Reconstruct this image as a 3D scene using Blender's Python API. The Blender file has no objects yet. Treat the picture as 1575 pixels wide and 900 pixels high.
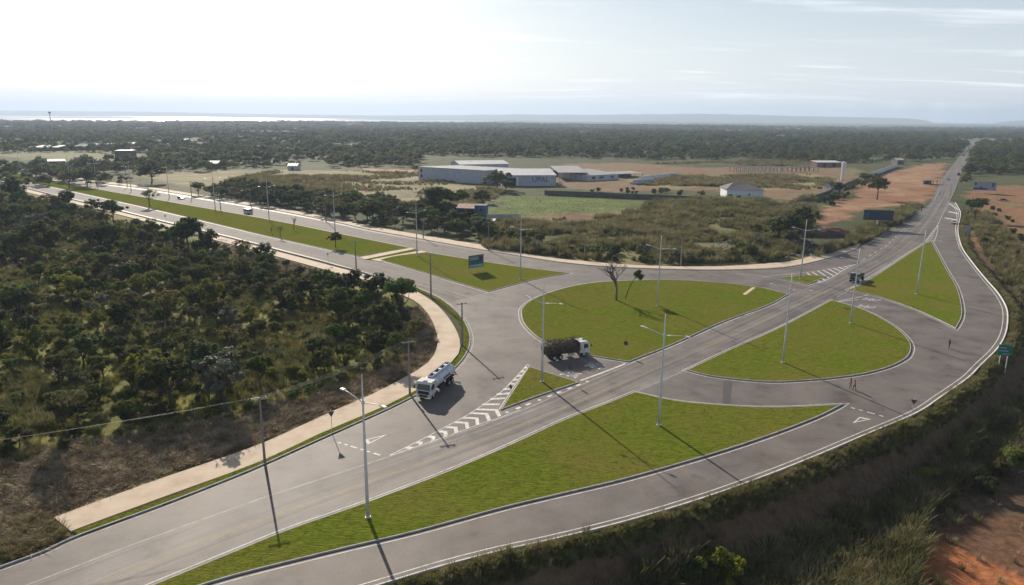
import bpy, bmesh, math, random
import numpy as np
from mathutils import Vector, Matrix
from mathutils.geometry import tessellate_polygon
R = math.radians
random.seed(7); rng = np.random.default_rng(7)
S = bpy.context.scene
COL = S.collection

# ------------------------------------------------------------------ camera
CAM_H, FPX, HOR, ROLL = 42.0, 1092.0, 180.0, R(0.55)      # metres, focal length and horizon row in 1575 px frame
PITCH = math.atan((450 - HOR) / FPX)
cam = bpy.data.cameras.new('camera'); camo = bpy.data.objects.new('camera', cam); COL.objects.link(camo)
cam.sensor_width = 36.0; cam.lens = 36.0 * FPX / 1575.0
cam.clip_start = 0.5; cam.clip_end = 60000
camo.matrix_world = (Matrix.Translation((0, 0, CAM_H)) @ Matrix.Rotation(R(90) - PITCH, 4, 'X') @ Matrix.Rotation(ROLL, 4, 'Z'))
S.camera = camo
def P(x, y, z=0.0):
    """place on the level z that was measured at photo position x, y"""
    u, v = x - 787.5, 450 - y
    c, s = math.cos(ROLL), math.sin(ROLL)
    u, v = u * c - v * s, u * s + v * c
    cp, sp = math.cos(PITCH), math.sin(PITCH)
    d = (u, FPX * cp + v * sp, -FPX * sp + v * cp)
    t = (z - CAM_H) / d[2]
    return Vector((d[0] * t, d[1] * t, z))
def PH(x, ybase, hpx):
    """height in metres of an upright hpx tall at a base on the ground"""
    return hpx / (ybase - (172.4 + x * 0.00959)) * CAM_H * 1.02

# ------------------------------------------------------------------ sky, sun, exposure
SUN_EL, SUN_AZ = R(24.0), R(113.0)
w = bpy.data.worlds.new('World'); S.world = w; w.use_nodes = True
nt = w.node_tree; nt.nodes.clear()
def N(tree, t, **k):
    n = tree.nodes.new(t)
    for a, b in k.items():
        if a == 'inp':
            for i, v in b.items(): n.inputs[i].default_value = v
        else: setattr(n, a, b)
    return n
sky = N(nt, 'ShaderNodeTexSky', sky_type='NISHITA', sun_disc=False, sun_elevation=SUN_EL, sun_rotation=R(90) - SUN_AZ,
        altitude=200, air_density=1.0, dust_density=1.0, ozone_density=1.0)
bg = N(nt, 'ShaderNodeBackground', inp={'Strength': 0.054}); wo = N(nt, 'ShaderNodeOutputWorld')
# thin high cloud laid over the whole sky
tc = N(nt, 'ShaderNodeTexCoord')
sep = N(nt, 'ShaderNodeSeparateXYZ'); nt.links.new(tc.outputs['Generated'], sep.inputs[0])
zz = N(nt, 'ShaderNodeMath', operation='MAXIMUM', inp={1: 0.02}); nt.links.new(sep.outputs[2], zz.inputs[0])
za = N(nt, 'ShaderNodeMath', operation='ADD', inp={1: 0.06}); nt.links.new(zz.outputs[0], za.inputs[0])
dx = N(nt, 'ShaderNodeMath', operation='DIVIDE'); nt.links.new(sep.outputs[0], dx.inputs[0]); nt.links.new(za.outputs[0], dx.inputs[1])
dy = N(nt, 'ShaderNodeMath', operation='DIVIDE'); nt.links.new(sep.outputs[1], dy.inputs[0]); nt.links.new(za.outputs[0], dy.inputs[1])
cv = N(nt, 'ShaderNodeCombineXYZ'); nt.links.new(dx.outputs[0], cv.inputs[0]); nt.links.new(dy.outputs[0], cv.inputs[1])
mp = N(nt, 'ShaderNodeMapping'); mp.inputs['Scale'].default_value = (0.45, 1.5, 1); mp.inputs['Rotation'].default_value = (0, 0, R(-12)); mp.inputs['Location'].default_value = (3.1, 0.4, 0)
nt.links.new(cv.outputs[0], mp.inputs[0])
cn = N(nt, 'ShaderNodeTexNoise', inp={'Scale': 0.8, 'Detail': 7.0, 'Roughness': 0.58, 'Distortion': 0.7}); nt.links.new(mp.outputs[0], cn.inputs['Vector'])
cr = N(nt, 'ShaderNodeMapRange', interpolation_type='SMOOTHSTEP', inp={1: 0.50, 2: 0.74, 3: 0.0, 4: 0.85}); nt.links.new(cn.outputs['Fac'], cr.inputs[0])
cm = N(nt, 'ShaderNodeMix', data_type='RGBA'); cm.inputs['B'].default_value = (17.0, 17.0, 17.2, 1)
veil = N(nt, 'ShaderNodeMix', data_type='RGBA', inp={0: 0.5}); veil.inputs['B'].default_value = (12.6, 13.3, 14.6, 1)
# the haze veil thins with height as the path through the air gets shorter
vd = N(nt, 'ShaderNodeMath', operation='MULTIPLY_ADD', inp={1: 13.0, 2: 1.0}); nt.links.new(zz.outputs[0], vd.inputs[0])
vf = N(nt, 'ShaderNodeMath', operation='DIVIDE', inp={0: 0.9}); nt.links.new(vd.outputs[0], vf.inputs[1]); nt.links.new(vf.outputs[0], veil.inputs[0])
nt.links.new(sky.outputs[0], veil.inputs['A'])
cf = N(nt, 'ShaderNodeMath', operation='MULTIPLY'); nt.links.new(cr.outputs[0], cf.inputs[0]); nt.links.new(vf.outputs[0], cf.inputs[1]); cg = N(nt, 'ShaderNodeMath', operation='MULTIPLY', inp={1: 1.6}); nt.links.new(cf.outputs[0], cg.inputs[0])
nt.links.new(cg.outputs[0], cm.inputs[0]); nt.links.new(veil.outputs['Result'], cm.inputs['A'])
nt.links.new(cm.outputs['Result'], bg.inputs['Color']); nt.links.new(bg.outputs[0], wo.inputs['Surface'])
sl = bpy.data.lights.new('sun', 'SUN'); so = bpy.data.objects.new('sun', sl); COL.objects.link(so)
sl.energy = 5.0; sl.angle = R(0.53); sl.color = (1.0, 0.90, 0.76)
sd = Vector((math.cos(SUN_EL) * math.cos(SUN_AZ), math.cos(SUN_EL) * math.sin(SUN_AZ), math.sin(SUN_EL)))
so.rotation_euler = sd.to_track_quat('Z', 'Y').to_euler()
V = S.view_settings; V.view_transform = 'Standard'; V.look = 'None'; V.gamma = 1; V.exposure = 0.62; V.use_curve_mapping = False
S.cycles.use_denoising = True
S.cycles.max_bounces = 6; S.cycles.transparent_max_bounces = 8; S.cycles.volume_bounces = 1

# ------------------------------------------------------------------ helpers
def noise2(x, y, seed=0):
    """value noise 0..1 on arrays"""
    xi = np.floor(x).astype(np.int64); yi = np.floor(y).astype(np.int64)
    fx = x - xi; fy = y - yi; fx = fx * fx * (3 - 2 * fx); fy = fy * fy * (3 - 2 * fy)
    def h(a, b):
        n = (a * 374761393 + b * 668265263 + seed * 974711) & 0x7fffffff
        n = ((n ^ (n >> 13)) * 1274126177) & 0x7fffffff
        return ((n ^ (n >> 16)) & 0xffff) / 65535.0
    return (h(xi, yi) * (1 - fx) + h(xi + 1, yi) * fx) * (1 - fy) + (h(xi, yi + 1) * (1 - fx) + h(xi + 1, yi + 1) * fx) * fy
def fbm(x, y, s, o=4, seed=0):
    a = 0; t = 0; k = 1.0
    for i in range(o):
        a = a + k * noise2(x / s + 17.3 * i, y / s - 9.1 * i, seed + i); t += k; k *= 0.5; s *= 0.5
    return a / t
def inpoly(x, y, poly):
    r = np.zeros(x.shape, bool); n = len(poly)
    for i in range(n):
        x0, y0 = poly[i][0], poly[i][1]; x1, y1 = poly[i - 1][0], poly[i - 1][1]
        if y0 == y1: continue
        c = ((y0 > y) != (y1 > y)) & (x < (x1 - x0) * (y - y0) / (y1 - y0) + x0)
        r ^= c
    return r
def polydist(x, y, pl, closed=False):
    d = np.full(x.shape, 1e9); n = len(pl)
    for i in range(n if closed else n - 1):
        a, b = pl[i], pl[(i + 1) % n]
        ex, ey = b[0] - a[0], b[1] - a[1]; L = ex * ex + ey * ey + 1e-9
        t = np.clip(((x - a[0]) * ex + (y - a[1]) * ey) / L, 0, 1)
        d = np.minimum(d, np.hypot(x - a[0] - t * ex, y - a[1] - t * ey))
    return d
def G(pts, z=0.0): return [P(p[0], p[1], z) for p in pts]

MATS = {}
def mat(name, cols, scale=1.0, rough=0.85, bump=0.0, bscale=None, detail=5.0, spec=0.3, metal=0.0, trans=0.0, coord='pos',
        stretch=None, rnd=0.0, hi=None, emit=None, ramp=(0.3, 0.7), bdist=0.02):
    """procedural material: colours spread over noise, bump noise, optional translucency and per-object variation"""
    if name in MATS: return MATS[name]
    m = bpy.data.materials.new(name); m.use_nodes = True; t = m.node_tree; t.nodes.clear()
    out = N(t, 'ShaderNodeOutputMaterial'); b = N(t, 'ShaderNodeBsdfPrincipled')
    b.inputs['Roughness'].default_value = rough; b.inputs['Metallic'].default_value = metal
    b.inputs['Specular IOR Level'].default_value = spec
    if coord == 'pos': g = N(t, 'ShaderNodeNewGeometry'); vec = g.outputs['Position']
    elif coord == 'uv': g = N(t, 'ShaderNodeUVMap'); vec = g.outputs[0]
    else: g = N(t, 'ShaderNodeTexCoord'); vec = g.outputs['Object']
    if stretch:
        mm = N(t, 'ShaderNodeMapping'); mm.inputs['Scale'].default_value = stretch; t.links.new(vec, mm.inputs[0]); vec = mm.outputs[0]
    no = N(t, 'ShaderNodeTexNoise', inp={'Scale': scale, 'Detail': detail, 'Roughness': 0.6}); t.links.new(vec, no.inputs['Vector'])
    rp = N(t, 'ShaderNodeValToRGB'); el = rp.color_ramp.elements
    if len(cols) == 1: cols = [cols[0], tuple(min(1, c * 1.12) for c in cols[0])]
    for i, c in enumerate(cols):
        p = ramp[0] + (ramp[1] - ramp[0]) * i / (len(cols) - 1)
        e = el[i] if i < 2 else el.new(p)
        e.position = p; e.color = (c[0], c[1], c[2], 1)
    t.links.new(no.outputs['Fac'], rp.inputs[0]); cout = rp.outputs[0]
    if rnd:
        oi = N(t, 'ShaderNodeObjectInfo'); hs = N(t, 'ShaderNodeHueSaturation')
        mr = N(t, 'ShaderNodeMapRange', inp={3: 1 - rnd, 4: 1 + rnd}); t.links.new(oi.outputs['Random'], mr.inputs[0]); t.links.new(mr.outputs[0], hs.inputs['Value'])
        m7 = N(t, 'ShaderNodeMath', operation='MULTIPLY', inp={1: 7.31}); t.links.new(oi.outputs['Random'], m7.inputs[0])
        fr = N(t, 'ShaderNodeMath', operation='FRACT'); t.links.new(m7.outputs[0], fr.inputs[0])
        mh = N(t, 'ShaderNodeMapRange', inp={3: 0.5 - rnd * 0.11, 4: 0.5 + rnd * 0.07}); t.links.new(fr.outputs[0], mh.inputs[0]); t.links.new(mh.outputs[0], hs.inputs['Hue'])
        t.links.new(cout, hs.inputs['Color']); cout = hs.outputs[0]
    t.links.new(cout, b.inputs['Base Color'])
    if bump:
        bn = N(t, 'ShaderNodeTexNoise', inp={'Scale': bscale or scale * 4, 'Detail': 4.0}); t.links.new(vec, bn.inputs['Vector'])
        bp = N(t, 'ShaderNodeBump', inp={'Strength': bump, 'Distance': bdist}); t.links.new(bn.outputs['Fac'], bp.inputs['Height']); t.links.new(bp.outputs[0], b.inputs['Normal'])
    if emit: b.inputs['Emission Color'].default_value = (*emit[:3], 1); b.inputs['Emission Strength'].default_value = emit[3]
    sh = b.outputs[0]
    if trans:
        tr = N(t, 'ShaderNodeBsdfTranslucent'); t.links.new(cout, tr.inputs[0]); mx = N(t, 'ShaderNodeMixShader', inp={0: trans})
        t.links.new(sh, mx.inputs[1]); t.links.new(tr.outputs[0], mx.inputs[2]); sh = mx.outputs[0]
    t.links.new(sh, out.inputs['Surface']); MATS[name] = m; return m

def tag(o, label=None, cat=None, group=None, kind=None):
    if label: o['label'] = label
    if cat: o['category'] = cat
    if group: o['group'] = group
    if kind: o['kind'] = kind
    return o
def mesh_np(name, v, f, smooth=False):
    me = bpy.data.meshes.new(name); v = np.asarray(v, np.float32); f = np.asarray(f, np.int32)
    k = f.shape[1]
    me.vertices.add(len(v)); me.vertices.foreach_set('co', v.ravel())
    me.loops.add(f.size); me.loops.foreach_set('vertex_index', f.ravel())
    me.polygons.add(len(f)); me.polygons.foreach_set('loop_start', np.arange(0, f.size, k, dtype=np.int32))
    if smooth: me.polygons.foreach_set('use_smooth', np.ones(len(f), bool))
    me.update(calc_edges=True); return me
def link(name, me, m=None, parent=None, loc=None):
    o = bpy.data.objects.new(name, me); COL.objects.link(o)
    if m is not None and me is not None and not me.materials: me.materials.append(m)
    if parent: o.parent = parent
    if loc is not None: o.location = loc
    return o
def empty(name, loc=(0, 0, 0), rz=0.0):
    o = bpy.data.objects.new(name, None); COL.objects.link(o); o.location = loc; o.rotation_euler = (0, 0, rz); o.empty_display_size = 0.3; return o
def copy_tree(o, parent=None):
    c = o.copy(); COL.objects.link(c); c.parent = parent
    for ch in o.children: copy_tree(ch, c)
    return c

class MB:
    """collects shapes for one mesh"""
    def __init__(s): s.v = []; s.f = []
    def add(s, v, f):
        n = len(s.v); s.v += [tuple(p) for p in v]; s.f += [tuple(i + n for i in q) for q in f]; return s
    def box(s, c, d, rz=0.0, taper=1.0, ry=0.0):
        x, y, z = d[0] / 2, d[1] / 2, d[2] / 2; M = Matrix.Translation(c) @ Matrix.Rotation(rz, 4, 'Z') @ Matrix.Rotation(ry, 4, 'Y')
        vs = [M @ Vector((a * x * (taper if k > 0 else 1), b * y * (taper if k > 0 else 1), k * z)) for k in (-1, 1) for a, b in ((-1, -1), (1, -1), (1, 1), (-1, 1))]
        return s.add(vs, [(3, 2, 1, 0), (4, 5, 6, 7), (0, 1, 5, 4), (1, 2, 6, 5), (2, 3, 7, 6), (3, 0, 4, 7)])
    def bbox(s, c, d, b=0.03):
        """box with chamfered edges"""
        x, y, z = d[0] / 2, d[1] / 2, d[2] / 2; vs = []
        bm = bmesh.new(); bmesh.ops.create_cube(bm, size=1); bmesh.ops.scale(bm, vec=d, verts=bm.verts)
        bmesh.ops.bevel(bm, geom=bm.edges[:], offset=b, segments=2, affect='EDGES', profile=0.5)
        bm.verts.index_update(); s.add([v.co + Vector(c) for v in bm.verts], [[v.index for v in f.verts] for f in bm.faces]); bm.free(); return s
    def tube(s, pts, rad, n=8, cap=True):
        pts = [Vector(p) for p in pts]
        if not hasattr(rad, '__len__'): rad = [rad] * len(pts)
        vs = []; fs = []; up = None
        for i, p in enumerate(pts):
            t = (pts[min(i + 1, len(pts) - 1)] - pts[max(i - 1, 0)]).normalized()
            if up is None: up = t.orthogonal().normalized()
            a = (up - t * up.dot(t)); a = a.normalized() if a.length > 1e-6 else t.orthogonal().normalized(); up = a; b = t.cross(a)
            for k in range(n):
                w_ = 2 * math.pi * k / n; vs.append(p + (a * math.cos(w_) + b * math.sin(w_)) * rad[i])
        for i in range(len(pts) - 1):
            for k in range(n):
                j = (k + 1) % n; fs.append((i * n + k, i * n + j, (i + 1) * n + j, (i + 1) * n + k))
        if cap: fs += [tuple(range(n - 1, -1, -1)), tuple((len(pts) - 1) * n + k for k in range(n))]
        return s.add(vs, fs)
    def prism(s, poly, axis, a, b):
        """poly of 2-D points extruded along an axis from a to b"""
        def q(p, t): return {'x': (t, p[0], p[1]), 'y': (p[0], t, p[1]), 'z': (p[0], p[1], t)}[axis]
        n = len(poly); vs = [q(p, a) for p in poly] + [q(p, b) for p in poly]
        fs = [(i, (i + 1) % n, n + (i + 1) % n, n + i) for i in range(n)] + [tuple(range(n - 1, -1, -1)), tuple(range(n, 2 * n))]
        return s.add(vs, fs)
    def build(s, name, m, parent=None, loc=None, smooth=False, fix=True):
        me = bpy.data.meshes.new(name); me.from_pydata(s.v, [], s.f)
        if fix:
            bm = bmesh.new(); bm.from_mesh(me); bmesh.ops.recalc_face_normals(bm, faces=bm.faces); bm.to_mesh(me); bm.free()
        if smooth:
            for p in me.polygons: p.use_smooth = True
        return link(name, me, m, parent, loc)

def spline(pts, n=6):
    """smooth open curve through the points"""
    p = [Vector(q) for q in pts]
    if len(p) < 3: return p
    e = [p[0] * 2 - p[1]] + p + [p[-1] * 2 - p[-2]]; r = []
    for i in range(1, len(e) - 2):
        a, b, c, d = e[i - 1], e[i], e[i + 1], e[i + 2]
        for k in range(n):
            t = k / n
            r.append(0.5 * ((2 * b) + (c - a) * t + (2 * a - 5 * b + 4 * c - d) * t * t + (3 * b - a - 3 * c + d) * t ** 3))
    return r + [p[-1]]
def closed_curve(px, z=0.0, n=6):
    """outline through photo points; a third value of 1 marks a corner"""
    c = [i for i, p in enumerate(px) if len(p) > 2 and p[2] == 1]
    g = G(px, z)
    if not c:
        m = len(g); e = g[-3:] + g + g[:3]; s = spline(e, n); out = s[3 * n: 3 * n + m * n]
    else:
        k = c[0]; g = g[k:] + g[:k]; c = [i - k for i in c] + [len(g)]; g = g + [g[0]]; out = []
        for a, b in zip(c[:-1], c[1:]): out += spline(g[a:b + 1], n)[:-1]
    ar = sum(out[i - 1].x * out[i].y - out[i].x * out[i - 1].y for i in range(len(out)))
    return out if ar > 0 else out[::-1]
def offset(pl, d, closed=True):
    """shift a curve to its right side by d"""
    r = []; n = len(pl)
    for i in range(n):
        a = pl[i - 1] if (closed or i) else pl[i]; b = pl[(i + 1) % n] if (closed or i < n - 1) else pl[i]
        t1 = (pl[i] - a); t2 = (b - pl[i])
        if t1.length < 1e-6: t1 = t2
        if t2.length < 1e-6: t2 = t1
        n1 = Vector((t1.y, -t1.x, 0)).normalized(); n2 = Vector((t2.y, -t2.x, 0)).normalized()
        m = n1 + n2; m = m.normalized() if m.length > 0.2 else n1
        k = max(0.45, m.dot(n1)); r.append(pl[i] + m * (d / k))
    return r
def setz(pl, z): return [Vector((p.x, p.y, z)) for p in pl]
def sheet(name, pl, z, m, parent=None, skirt=0.0):
    """flat polygon sheet, with sides going down by skirt"""
    v = [(p.x, p.y, z) for p in pl]; tri = tessellate_polygon([[Vector(q) for q in v]]); n = len(v)
    f = []
    for t in tri:
        a, b, c = (Vector(v[i]) for i in t); f.append(tuple(t) if (b - a).cross(c - a).z > 0 else (t[0], t[2], t[1]))
    if skirt:
        v += [(p.x, p.y, z - skirt) for p in pl]
        f += [(i, n + i, n + (i + 1) % n, (i + 1) % n) for i in range(n)]
    me = bpy.data.meshes.new(name); me.from_pydata(v, [], f); return link(name, me, m, parent)
def band(name, a, b, z, m, parent=None, closed=False, skirt=0.0):
    """sheet between two curves of the same length with uv: x across in metres, y along in metres"""
    n = len(a); v = [(p.x, p.y, z) for p in a] + [(p.x, p.y, z) for p in b]; k = n if closed else n - 1
    f = [(i, n + i, n + (i + 1) % n, (i + 1) % n) for i in range(k)]
    me = bpy.data.meshes.new(name); me.from_pydata(v, [], f)
    bm = bmesh.new(); bm.from_mesh(me); bm.normal_update()
    for q in bm.faces:
        if q.normal.z < 0: q.normal_flip()
    bm.to_mesh(me); bm.free()
    al = [0.0]
    for i in range(1, n): al.append(al[-1] + (a[i] - a[i - 1]).length)
    uv = me.uv_layers.new(name='UVMap')
    for l in me.loops:
        i = l.vertex_index; j = i % n; wd = (a[j] - b[j]).length
        uv.data[l.index].uv = (0.0 if i < n else wd, al[j])
    return link(name, me, m, parent)
def resample(pl, n):
    L = [0.0]
    for i in range(1, len(pl)): L.append(L[-1] + (pl[i] - pl[i - 1]).length)
    r = []; j = 0
    for k in range(n):
        t = L[-1] * k / (n - 1)
        while j < len(pl) - 2 and L[j + 1] < t: j += 1
        r.append(pl[j].lerp(pl[j + 1], (t - L[j]) / max(1e-9, L[j + 1] - L[j])))
    return r
def line(name, pl, wd, z, m, parent, closed=False): return band(name, offset(pl, wd / 2, closed), offset(pl, -wd / 2, closed), z, m, parent, closed)
def dashes(name, pl, wd, on, off, z, m, parent):
    L = sum((pl[i] - pl[i - 1]).length for i in range(1, len(pl))); s = resample(pl, max(2, int(L / 0.5))); st = L / (len(s) - 1)
    t = 0.0
    while t + on <= L:
        q = s[int(t / st): int((t + on) / st) + 1]
        if len(q) > 1: line(name, q, wd, z, m, parent)
        t += on + off
def kerb(name, pl, wd, z0, z1, m, closed=True, parent=None):
    """kerb along a curve, on its right side, rounded upper edge"""
    prof = [(0, z0), (0, z1), (wd * 0.75, z1), (wd, z1 - 0.035), (wd, z0)]; k = len(prof); v = []; f = []; n = len(pl)
    rows = [setz(offset(pl, a, closed), b) for a, b in prof]
    for i in range(n): v += [rows[j][i] for j in range(k)]
    for i in range(n if closed else n - 1):
        e = (i + 1) % n
        for j in range(k - 1): f.append((i * k + j, e * k + j, e * k + j + 1, i * k + j + 1))
    me = bpy.data.meshes.new(name); me.from_pydata([tuple(p) for p in v], [], f)
    o = link(name, me, m, parent)
    if not parent: tag(o, kind='structure')
    return o

# ------------------------------------------------------------------ outlines of the paved area, measured in the photograph
def ext(g, d0=0.0, d1=0.0):
    g = list(g)
    if d0:
        a, t = g[0], (g[0] - g[1]).normalized()
        for k in (.12, .4, 1): g.insert(0, a + t * d0 * k)
    if d1:
        a, t = g[-1], (g[-1] - g[-2]).normalized()
        for k in (.12, .4, 1): g.append(a + t * d1 * k)
    return g
LEFT = ext(G([(0,874),(66,850),(109,830),(163,809.5),(249,778),(334,745),(400,718),(487,679),(556.6,648),(603,627),(650,603),(680,584),(699,567.5),(715,549),(723,531),(723,514),(715.6,496),(704,481),(689,468),(671,456.5),(635,441),(584,427),(553,417.5),(520,409),(497,402.5),(464,394),(433,386),(388,374),(340,362),(255,342),(189,325.5),(158,318),(51,292),(0,279)]), 40, 700)
LEFT = spline(LEFT, 4)
NORTH = spline(ext(G([(0,250),(120,277),(225,291),(400,320),(510,341),(563,353),(650,369),(753,387),(800,394.5),(857,403.5),(933,411),(1035,415),(1100,416),(1180,414),(1226,409),(1277,397),(1318,383),(1354,364),(1379,347),(1423,318.7),(1433,310),(1451,273),(1469,250),(1479,237),(1489,225),(1504,201)]), 700, 0), 4)
FARR = G([(1507.5,201),(1500,220),(1492,239),(1479,265),(1469,293),(1461,310)])
RIGHT = spline(ext(G([(1469,312),(1477,327),(1474,345),(1473,357),(1479,380.5),(1494.5,403.5),(1515,429),(1533,449.5),(1545.6,470),(1549,488),(1545.6,513),(1533,536),(1507,562),(1487,582),(1447,610),(1408,635.5),(1330.5,668.6),(1253,701.6),(1175,732.5),(1081,766),(964.6,801),(848,830),(770,847),(681,870),(588,898)]), 0, 60), 4)
ROAD = [LEFT[0]] + LEFT[1:] + NORTH + FARR + RIGHT

# ------------------------------------------------------------------ ground
rx = [p.x for p in RIGHT]
def drop_at(x, y):
    """depth of the fill slope outside the outer ramp"""
    d = polydist(x, y, RIGHT)
    i = None; best = np.full(x.shape, 1e9); tt = np.zeros(x.shape)
    for k, p in enumerate(RIGHT):
        q = np.hypot(x - p.x, y - p.y); b = q < best; best = np.where(b, q, best); tt = np.where(b, k / (len(RIGHT) - 1), tt)
    D = np.interp(tt, [0, 0.12, 0.22, 0.36, 0.55, 0.8, 1], [0.2, 0.6, 1.6, 4.2, 5.6, 6.0, 6.0])
    run = D * 1.12
    s = np.clip((d - 1.6) / np.maximum(run, 0.1), 0, 1); s = s * s * (3 - 2 * s) * 0.35 + s * 0.65
    return D * s, d
def terrain(x, y):
    x = np.asarray(x, float); y = np.asarray(y, float)
    inside = inpoly(x, y, ROAD); dr = polydist(x, y, ROAD[::2], True); dr = np.where(inside, 0, dr)
    dd, drr = drop_at(x, y)
    # only on the outer (east and south) side of the ramp
    outer = inpoly(x, y, OUTER)
    z = np.where(outer & ~inside, -dd, 0.0)
    amp = np.clip((dr - 5) / 15, 0, 1)
    z = z + amp * ((fbm(x, y, 30, 3, 3) - 0.5) * 0.9 + (fbm(x, y, 5, 2, 9) - 0.5) * 0.35)
    far = np.clip((np.hypot(x, y) - 500) / 2500, 0, 1) * np.clip((dr - 20) / 150, 0, 1)
    z = z + far * (fbm(x, y, 900, 3, 5) - 0.5) * 14
    return z - 0.12
OUTER = [Vector((p.x, p.y, 0)) for p in RIGHT] + [Vector((-60, -60, 0)), Vector((700, -60, 0)), Vector((700, 420, 0))]

ZONES = [  # (photo outline, level, colours, edge warp)
 ([(0,270),(160,322),(250,345),(330,372),(400,390),(450,408),(540,428),(600,440),(640,460),(655,490),(668,540),(600,590),(500,640),(300,715),(90,800),(0,850),(-250,900),(-400,400),(-200,260)], 0, [(.10,.105,.024),(.185,.175,.038)], 2),
 ([(440,480),(480,470),(500,500),(560,545),(470,590),(440,640),(330,650),(250,600),(330,560),(400,520)], 0, [(.15,.16,.025),(.21,.20,.04)], 3),
 ([(0,560),(60,540),(90,590),(60,640),(0,650)], 0, [(.13,.13,.025),(.18,.165,.04)], 3),
 ([(0,420),(40,410),(40,450),(0,460)], 0, [(.13,.13,.03),(.17,.16,.04)], 3),
 ([(0,845),(0,745),(90,700),(200,675),(330,650),(450,618),(560,580),(625,540),(640,500),(640,470),(655,488),(668,520),(668,545),(630,575),(560,612),(400,680),(230,740),(85,797),(100,822),(50,850)], 0, [(.15,.11,.058),(.32,.255,.145)], 2.5),
 ([(0,850),(0,780),(80,790),(105,825),(60,848)], 0, [(.10,.075,.030),(.085,.09,.028)], 1.5),
 ([(340,355),(400,382),(460,400),(540,425),(560,440),(480,432),(400,412),(330,385)], 0, [(.13,.09,.055),(.20,.155,.10)], 2),
 ([(200,268),(330,264),(420,261),(560,262),(645,266),(780,296),(700,330),(600,318),(500,312),(330,296)], 0, [(.17,.15,.07),(.27,.225,.12)], 8),
 ([(0,226),(120,228),(215,236),(230,248),(120,250),(0,240)], 0, [(.13,.14,.05),(.19,.18,.08)], 8),
 ([(745,334),(770,306),(820,299),(930,303),(1010,314),(960,324),(870,331)], 0, [(.075,.11,.020),(.12,.155,.03)], 9),
 ([(760,384),(740,345),(870,333),(960,324),(1030,306),(1130,304),(1200,308),(1260,300),(1260,330),(1230,350),(1240,395),(1180,406),(1060,410),(900,402)], 0, [(.085,.095,.030),(.22,.19,.085)], 5),
 ([(800,332),(860,326),(930,325),(990,328),(900,340),(810,343)], 0, [(.16,.095,.052),(.17,.15,.06)], 5),
 ([(540,258),(645,262),(645,269),(560,262)], 0, [(.42,.29,.18),(.36,.22,.13)], 6),
 ([(830,268),(870,252),(960,250),(1080,258),(1180,256),(1300,256),(1330,262),(1310,280),(1290,300),(1180,309),(1170,297),(1060,292),(960,294),(870,291)], 0, [(.20,.108,.064),(.17,.14,.07)], 6),
 ([(980,286),(960,270),(1040,272),(1130,268),(1250,268),(1290,274),(1270,290),(1190,292),(1100,286),(1040,290)], 0, [(.18,.16,.065),(.26,.22,.11)], 4),
 ([(1245,345),(1270,318),(1310,300),(1330,280),(1380,262),(1420,253),(1456,250),(1446,280),(1434,305),(1420,317),(1390,312),(1360,322),(1330,322),(1290,345)], 0, [(.23,.108,.06),(.30,.185,.105)], 5),
 ([(1365,272),(1400,268),(1425,262),(1430,272),(1415,282),(1370,280)], 0, [(.34,.215,.125),(.27,.15,.085)], 4),
 ([(1340,345),(1390,314),(1420,318),(1380,346),(1330,374),(1300,385),(1260,398),(1240,402)], 0, [(.17,.145,.065),(.24,.20,.10)], 2),
 ([(1485,345),(1500,325),(1540,300),(1640,300),(1640,480),(1590,470),(1560,430),(1520,395),(1495,370)], -1.2, [(.25,.115,.06),(.18,.13,.06)], 3),
 ([(1480,298),(1500,285),(1600,285),(1600,310),(1500,310)], 0, [(.24,.11,.06),(.20,.12,.06)], 5),
 ([(1405,960),(1425,870),(1440,820),(1470,790),(1520,785),(1580,800),(1700,800),(1700,1000)], -5.9, [(.36,.135,.055),(.27,.105,.048)], 1.2),
]
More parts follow.
